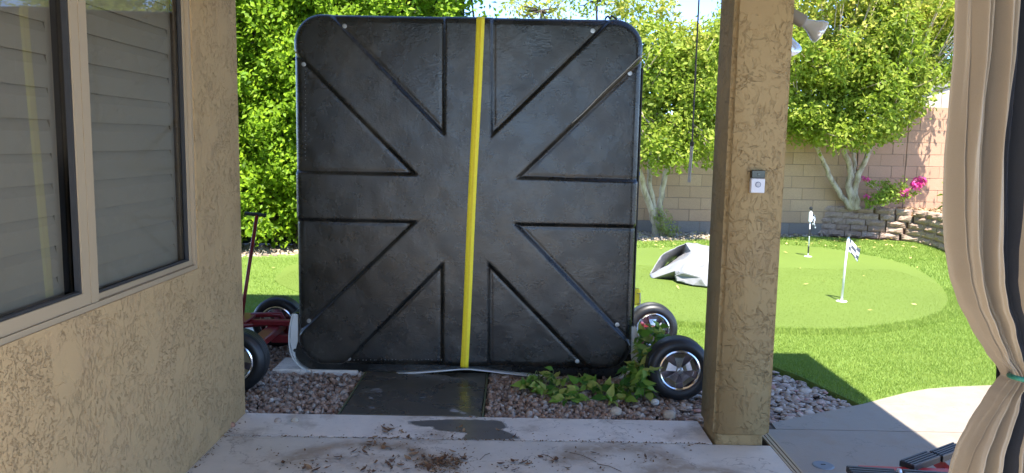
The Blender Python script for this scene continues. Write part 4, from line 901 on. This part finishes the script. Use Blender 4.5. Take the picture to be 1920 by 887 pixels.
# ------------------------------------------------------------------ grey cover heaped on the turf
def cover():
    P = {}
    def v(n_, x, y, Y): P[n_] = PY(x, y, Y)
    v('A', 1217, 518, 9.15); P['A'].z = .02
    v('B', 1238, 480, 9.35); v('C', 1257, 468, 9.45); v('D', 1286, 456, 9.55); v('E', 1303, 457, 9.6); v('F', 1330, 462, 9.7); v('F2', 1372, 475, 9.7)
    v('R1', 1296, 472, 9.2); v('R2', 1322, 468, 9.15); v('J', 1265, 508, 8.8); v('K', 1290, 480, 9.0)
    v('S', 1222, 520, 9.0); P['S'].z = .0
    v('L1', 1266, 517, 8.75); v('L2', 1270, 528, 8.68); P['L2'].z = .03; v('L3', 1298, 540, 8.5); P['L3'].z = .02; v('L4', 1328, 545, 8.42); P['L4'].z = .02
    v('L5', 1375, 545, 8.5); P['L5'].z = .0; v('M1', 1284, 512, 8.6); v('M2', 1322, 500, 9.0); v('M3', 1370, 500, 8.9)
    v('In1', 1252, 492, 9.75); v('In2', 1275, 478, 9.8); v('In3', 1235, 515, 9.6); P['In3'].z = .0
    v('H', 1266, 524, 9.0); P['H'].z = .0; v('N', 1318, 522, 8.45); v('N2', 1370, 522, 8.65)
    names = list(P); ix = {n_: i for i, n_ in enumerate(names)}
    T3 = ['A B In1', 'A In1 In3', 'B C In1', 'C In2 In1', 'C D In2', 'D E R1', 'D R1 In2', 'E F R2', 'E R2 R1', 'F F2 R2', 'R1 K In2', 'A S J', 'A J K', 'A K In3', 'K In2 In3',
          'R1 R2 K', 'K R2 M1', 'K M1 J', 'S H J', 'J L1 M1', 'J L1 H', 'M1 R2 M2', 'R2 M3 M2', 'R2 F2 M3', 'M1 M2 N', 'L1 N M1', 'L1 L2 N', 'L2 L3 N', 'L3 L4 N', 'M2 M3 N2', 'M2 N2 N', 'N N2 L5', 'N L5 L4', 'H L2 L1']
    bm = bmesh.new(); V = [bm.verts.new(P[n_]) for n_ in names]
    for t in T3: bm.faces.new([V[ix[n_]] for n_ in t.split()])
    bmesh.ops.recalc_face_normals(bm, faces=bm.faces)
    bmesh.ops.subdivide_edges(bm, edges=bm.edges[:], cuts=7, use_grid_fill=True)
    from mathutils import noise as mn
    bmesh.ops.smooth_vert(bm, verts=bm.verts, factor=.3, use_axis_x=True, use_axis_y=True, use_axis_z=True)
    for v_ in bm.verts:
        q = v_.co; a = mn.noise(Vector((q.x*5+q.z*4, q.y*6, q.z*3-q.x*2))); b_ = 0; v_.co += v_.normal*((.05*(1-abs(a)*2.6))+.016*(1-abs(b_)*2.5)-.02)*.10+v_.normal*.010*max(0, 1-abs(mn.noise(Vector((q.x*2+q.z*3, q.y*7, q.z*6))))*5); v_.co.z = max(v_.co.z, .004)
    return MB().bm(bm)
cvo = cover().build('tarp', simple('silver_grey_tarp', (.25, .25, .255), .4, nscale=3, amt=.1)); smooth_by(cvo, 20)
md = cvo.modifiers.new('thick', 'SOLIDIFY'); md.thickness = .006; tag(cvo, 'crumpled light grey tarp heaped on turf left of the pillar', 'tarp')

# ------------------------------------------------------------------ putting flags
def check_mat():
    k = N('checkered_flag'); v = k.n('ShaderNodeTexCoord').outputs['UV']; c = k.n('ShaderNodeTexChecker'); k.l(v, c.inputs[0]); c.inputs['Scale'].default_value = 1
    c.inputs['Color1'].default_value = (.72, .74, .80, 1); c.inputs['Color2'].default_value = (.07, .08, .10, 1); k.color(c.outputs[0]); k.rough(.7); return k.m
M_CHK = check_mat()
def put_flag(gx, gy, h, label, furled):
    g = G(gx, gy, .006); t = empty('putting_flag', tuple(g), label, 'golf flag', 'putting green flags')
    own(t, MB().lathe([(0, .006), (.05, .006), (.055, .001)], g, (0, 0, 1), 24).build('cup_ring', M_WHITE))
    if furled:
        own(t, MB().tube([g, g+Vector((0, 0, h))], .009, 10).build('pole', M_WHITE, smooth=True))
        for z in (.05, .30): own(t, MB().tube([g+Vector((0, 0, z)), g+Vector((0, 0, z+.10))], .0102, 10).build('black_band', M_BLACK))
        own(t, smooth_by(MB().lathe([(0, h+.03), (.018, h+.022), (.024, h), (.018, h-.02), (.012, h-.03)], g, (0, 0, 1), 16).build('finial', M_BLACK)), MB().tube([g+Vector((0, 0, h-.19)), g+Vector((0, 0, h-.05))], .026, 12).build('flag_sleeve', M_WHITE))
    else:
        own(t, MB().tube([g, g+Vector((.01, 0, h*.55)), g+Vector((.026, 0, h))], .0115, 10).build('pole', M_WHITE, smooth=True))
        own(t, MB().lathe([(0, .012), (.022, .012), (.024, -.01), (.014, -.016)], g+Vector((.026, 0, h)), (0, 0, 1), 16).build('finial', M_GASKET))
    nu, nv = 14, 12; vs = []; uv = []
    for i in range(nu+1):
        for j in range(nv+1):
            u_, w_ = i/nu, j/nv
            if furled: p = g+Vector((.025+u_*.05+.01*math.sin(w_*9), .012*math.sin(u_*14+w_*3), h-.06-w_*.17-u_*.06))
            else: p = g+Vector((.03+u_*.115-.01*w_*u_, .025*math.sin(u_*5.5+w_), h-.03-w_*.135-u_*.105+.012*math.sin(u_*6)))
            vs.append(p); uv.append((u_*3.0, w_*3.5))
    fs = [(i*(nv+1)+j, (i+1)*(nv+1)+j, (i+1)*(nv+1)+j+1, i*(nv+1)+j+1) for i in range(nu) for j in range(nv)]
    o = MB().add(vs, fs).build('flag_cloth', M_CHK, smooth=True); ul = o.data.uv_layers.new(name='UVMap')
    for l in o.data.loops: ul.data[l.index].uv = uv[l.vertex_index]
    so2 = o.modifiers.new('thick', 'SOLIDIFY'); so2.thickness = .002; own(t, o)
put_flag(1578, 565, .685, 'nearer white putting flag with open checkered cloth', False)
put_flag(1515, 481, .70, 'farther putting flag, cloth drooping by the black topped pole', True)

# ------------------------------------------------------------------ curtain at the right
def curtain_mat():
    k = N('striped_canvas'); v = k.n('ShaderNodeTexCoord').outputs['UV']; sp = k.n('ShaderNodeSeparateXYZ'); k.l(v, sp.inputs[0])
    u = k.math('FRACT', sp.outputs[0]); dark = k.math('MULTIPLY', k.math('GREATER_THAN', u, .60), k.math('LESS_THAN', u, .758))
    weave = k.noise(k.obj((1, 1, .6), world=True), 500, 1)
    tan = k.mix(weave, (.36, .285, .19), (.42, .335, .23)); blk = k.mix(weave, (.018, .02, .025), (.035, .037, .045))
    k.color(k.mix(dark, tan, blk)); k.rough(.9); k.b.inputs['Sheen Weight'].default_value = .2; k.bump(weave, .0002)
    tl = k.n('ShaderNodeBsdfTranslucent'); k.l(k.mix(dark, tan, blk), tl.inputs['Color']); mx = k.n('ShaderNodeMixShader'); mx.inputs[0].default_value = .14
    k.l(k.b.outputs[0], mx.inputs[1]); k.l(tl.outputs[0], mx.inputs[2]); k.l(mx.outputs[0], k.out.inputs[0]); return k.m
M_CURT = curtain_mat(); CY = 1.95
edge = [(-150, 1822), (0, 1812), (100, 1808), (200, 1799), (300, 1790), (400, 1787), (460, 1790), (520, 1799), (570, 1815), (620, 1840), (670, 1870), (700, 1893), (712, 1899), (722, 1890), (745, 1873), (760, 1864), (800, 1838), (850, 1812), (887, 1800), (1000, 1780), (1250, 1765)]
def interp(tab, y):
    for (a, b), (c, d) in zip(tab, tab[1:]):
        if a <= y <= c: t = (y-a)/(c-a); return b+(d-b)*(t*t*(3-2*t)*.3+t*.7)
    return tab[-1][1]
width = [(-150, 165), (400, 163), (600, 120), (700, 62), (712, 55), (725, 62), (800, 100), (887, 125), (1250, 150)]
def curtain():
    nu, nv = 330, 150; vs = []; uv = []
    ys_ = np.concatenate([np.linspace(-150, 660, 90), np.linspace(664, 760, 30), np.linspace(768, 1250, 31)])
    for y in ys_:
        ex = interp(edge, y); wd = interp(width, y); tie = abs(y-712); am = .050*min(1, .22+tie/260); cr_ = .006*math.exp(-(tie/50)**2)
        for i in range(nu+1):
            u_ = i/nu*1.9; p = PY(ex+wd*u_, y, CY)
            sp_ = min(1, .18+tie/240)
            dsp = .030*sp_*math.sin(2*math.pi*(u_*3.3+.10*math.sin(y/260.)+.12))+.017*sp_*math.sin(2*math.pi*(u_*7.9+.16*math.sin(y/190.+1)+.3*math.sin(u_*6)))
            dsp += .006*sp_*math.sin(2*math.pi*(u_*17.3+.25*math.sin(y/240.)))+cr_*math.sin(u_*55+y*.05); ph = u_*4.6
            e_ = min(1, u_/.05); dsp = dsp*e_+(1-e_)*.05
            p.y += dsp; p.x += .005*math.cos(2*math.pi*ph*.72)*min(1, tie/120)*min(1, u_*8); vs.append(p); uv.append((u_+.02*math.sin(y/200), y))
    m = nu+1; fs = [(j*m+i, j*m+i+1, (j+1)*m+i+1, (j+1)*m+i) for j in range(len(ys_)-1) for i in range(nu)]
    o = MB().add(vs, fs).build('drape', M_CURT, smooth=True); ul = o.data.uv_layers.new(name='UVMap')
    d = np.empty(len(o.data.loops), np.int32); o.data.loops.foreach_get('vertex_index', d); ul.data.foreach_set('uv', np.array(uv, np.float32)[d].ravel())
    return o
ctn = empty('curtain', (1.3, 1.95, 0), 'tan and black striped outdoor curtain gathered by a green tie at right edge', 'curtain')
own(ctn, curtain())
bl = MB(); E2 = [(200, 1803), (330, 1790), (400, 1785), (450, 1787), (520, 1795), (570, 1811), (620, 1836), (660, 1862), (690, 1868), (738, 1866), (748, 1880), (760, 1895)]
vs = []
for y in np.linspace(200, 758, 60):
    for k in range(9): p = PY(interp(E2, y)+k*14, y, CY+.085+.008*math.sin(k*2.2)); vs.append(p)
bl.add(vs, [(j*9+i, j*9+i+1, (j+1)*9+i+1, (j+1)*9+i) for j in range(59) for i in range(8)])
bo = bl.build('black_lining', simple('black_canvas', (.018, .02, .024), .9), smooth=True); so3 = bo.modifiers.new('thick', 'SOLIDIFY'); so3.thickness = .002; own(ctn, bo)
ta = [PY(x, y, CY-.02+dy) for x, y, dy in ((1892, 703, .03), (1897, 706, -.03), (1915, 711, -.055), (1950, 718, -.05), (1990, 722, 0))]
own(ctn, MB().tube(catmull(ta, 6), .0065, 8).build('tie', simple('green_tie', (.02, .16, .10), .6), smooth=True))
own(ctn, MB().tube([(1.12, 1.97, 2.33), (1.75, 1.97, 2.33)], .012, 10).build('rod', M_GASKET))

# ------------------------------------------------------------------ folded caster frame with ribbed treads, bottom right
fd = empty('tread_frame', (1.7, 3.05, 0), 'red angled steel frame with four black ribbed rubber treads by the curtain', 'hand cart')
def tread(c0, c1, c2, c3, label=None):
    a, b, c, d = [Vector(G(x, y, .3)) for x, y in (c0, c1, c2, c3)]           # left-front, left-back, right-back, right-front
    mb = MB(); th = .028; up = Vector((0, 0, 1)); nr = 5
    bt = [p-up*th for p in (a, b, c, d)]; tp_ = [p-up*.006 for p in (a, b, c, d)]
    mb.add(bt+tp_, [(0, 1, 2, 3), (7, 6, 5, 4), (0, 4, 5, 1), (1, 5, 6, 2), (2, 6, 7, 3), (3, 7, 4, 0)])
    ribs = MB()
    for k in range(nr):
        t0, t1 = (k+.05)/nr, (k+.62)/nr
        q = [a.lerp(b, t0), d.lerp(c, t0), d.lerp(c, t1), a.lerp(b, t1)]; q2 = [x-up*.0065 for x in q]
        ribs.add(q2+q, [(7, 6, 5, 4)[::-1], (0, 4, 5, 1)[::-1], (1, 5, 6, 2)[::-1], (2, 6, 7, 3)[::-1], (3, 7, 4, 0)[::-1]])
    o = mb.build('tread', M_BLACK); own(fd, o); r_ = ribs.build('ribs', simple('worn_rubber_rib', (.055, .058, .062), .45)); r_.parent = o
tread((1715, 873), (1687, 861), (1733, 844), (1764, 855)); tread((1769, 855), (1742, 844), (1785, 828), (1810, 839))
tread((1605, 893), (1587, 871), (1674, 877), (1692, 897)); tread((1709, 903), (1691, 877), (1779, 884), (1800, 905))
def bar(p0, p1, w_, h_, mat, name):
    p0, p1 = Vector(p0), Vector(p1); d = (p1-p0).normalized(); s_ = d.cross(Vector((0, 0, 1))).normalized()*w_/2; u_ = Vector((0, 0, h_/2))
    vs = [p+a*s_+b*u_ for p in (p0, p1) for a, b in ((-1, -1), (1, -1), (1, 1), (-1, 1))]
    return MB().add(vs, [(3, 2, 1, 0), (4, 5, 6, 7), (0, 1, 5, 4), (1, 2, 6, 5), (2, 3, 7, 6), (3, 0, 4, 7)]).build(name, mat)
a0, a1 = Vector(G(1716, 871, .262)), Vector(G(1830, 832, .262)); c0, c1 = Vector(G(1600, 880, .262)), Vector(G(1830, 892, .262))
dA = (a1-a0).normalized(); 
own(fd, bar(a0+Vector((-.008, .0, 0)), a1, .03, .035, M_REDB, 'frame_bar'), bar(c0+Vector((.02, -.02, 0)), c1, .05, .03, M_REDB, 'frame_bar'), bar(G(1752, 862, .22), G(1790, 895, .22), .03, .03, M_REDB, 'brace'),
    bar(G(1815, 838, .24), G(1822, 880, .05), .03, .03, M_REDB, 'brace'))
wq = G(1797, 866, .10)
own(fd, smooth_by(MB().lathe([(.03, 0), (.07, .0), (.078, .01), (.078, .04), (.07, .05), (.03, .05)], (wq.x+.05, wq.y+.05, .08), (1, .25, 0), 32).build('caster', M_BLACK)), smooth_by(MB().lathe([(0, -.004), (.03, -.002), (.032, .01)], (wq.x+.05, wq.y+.05, .08), (1, .25, 0), 24).build('caster_hub', M_STEEL)))
own(fd, smooth_by(MB().lathe([(0, -.012), (.008, -.010), (.012, 0), (.008, .01), (0, .012)], G(1686, 884, .30), (0, 0, 1), 16).build('bolt_cap', M_STEEL)))

# ------------------------------------------------------------------ dry leaves on the concrete
def dry_leaf_mesh(seed):
    q = random.Random(seed); L = q.uniform(.028, .045); Wd = L*q.uniform(.3, .45); vs = []; fs = []; n = 5; cu = q.uniform(.2, .7)
    for i in range(n+1):
        t = i/n; wv = Wd*math.sin(math.pi*t)*.5+.0008; z = .003+cu*L*(t-.5)**2*1.6
        vs += [(t*L-L/2, -wv, z+wv*cu*1.1), (t*L-L/2, q.uniform(-.001, .001), z), (t*L-L/2, wv, z+wv*cu*.9)]
    for i in range(n): b = 3*i; fs += [(b, b+3, b+4, b+1), (b+1, b+4, b+5, b+2)]
    return MB().add(vs, fs)
dmeshes = []
for s_ in range(6):
    for m_ in (simple('brown_dry_leaf', (.12, .06, .03), .85, amt=.4), simple('tan_dry_leaf', (.24, .14, .07), .85, amt=.4)):
        o = dry_leaf_mesh(s_).build('dry_leaf', m_, smooth=True); dmeshes.append(o.data); bpy.data.objects.remove(o)
spots = []
for cx, cy, sx_, sy_, n_ in ((690, 840, 22, 10, 9), (745, 812, 30, 12, 11), (735, 868, 30, 12, 12), (830, 872, 24, 10, 22), (660, 870, 60, 12, 8), (900, 870, 60, 14, 6), (775, 850, 60, 20, 10), (885, 812, 60, 10, 5), (1020, 870, 40, 12, 7), (900, 782, 60, 3, 4), (1060, 850, 90, 18, 5), (600, 880, 50, 6, 3)):
    for k in range(n_): spots.append((rnd.gauss(cx, sx_), rnd.gauss(cy, sy_)))
for px, py in spots:
    g = G(px, py); 
    if g.x < -1.3 or g.x > 1.0 or g.y < 3.3 or g.y > 4.24: continue
    o = bpy.data.objects.new('dry_leaf', rnd.choice(dmeshes)); COL.objects.link(o); s_ = rnd.uniform(.7, 1.4); o.scale = (s_, s_, s_)
    o.location = (g.x, g.y, .001); o.rotation_euler = (rnd.gauss(0, .25), rnd.gauss(0, .25), rnd.uniform(0, 6.28)); o.location.z = .004
    tag(o, 'small curled brown dead leaf lying on the shaded patio concrete', 'dead leaf', 'dead leaves scattered on the patio')
# crumbs of leaf litter between them
LP = []
for px, py in spots: 
    for k in range(5): g = G(px+rnd.gauss(0, 12), py+rnd.gauss(0, 5)); LP.append((g.x, g.y, .004))
for k in range(90): LP.append((-1.49+rnd.random()**3*.04, rnd.uniform(3.2, 4.24), .004))
for k in range(70): LP.append((rnd.uniform(-.3, 1.05), 3.913+rnd.gauss(0, .006), .003))
for k in range(420): g = G(rnd.gauss(832, 22), rnd.gauss(872, 9)); LP.append((g.x, g.y, .004+rnd.random()*.012))
for k in range(260): LP.append((rnd.uniform(-1.4, 1.05), 3.913+rnd.gauss(0, .004), .003))
for k in range(260): g = G(rnd.uniform(480, 1300), rnd.uniform(800, 887)); LP.append((g.x, g.y, .0035))
LP = np.array([p for p in LP if p[1] < 4.24])
specks('leaf_litter', LP, .0075, M_DRY, 'brown leaf crumbs scattered over the patio slab', 'litter')
for (a, b) in (((1068, 848), (1118, 866)), ((1120, 870), (1165, 884)), ((900, 862), (918, 850)), ((1015, 852), (1040, 862))):
    p, q = G(*a, .004), G(*b, .004)
    tag(MB().tube([p, p.lerp(q, .5)+Vector((0, .01, .004)), q], .0018, 5).build('twig', simple('twig_brown', (.16, .11, .07), .9)), 'thin fallen twig lying on the patio slab', 'twig', 'twigs on the patio slab')
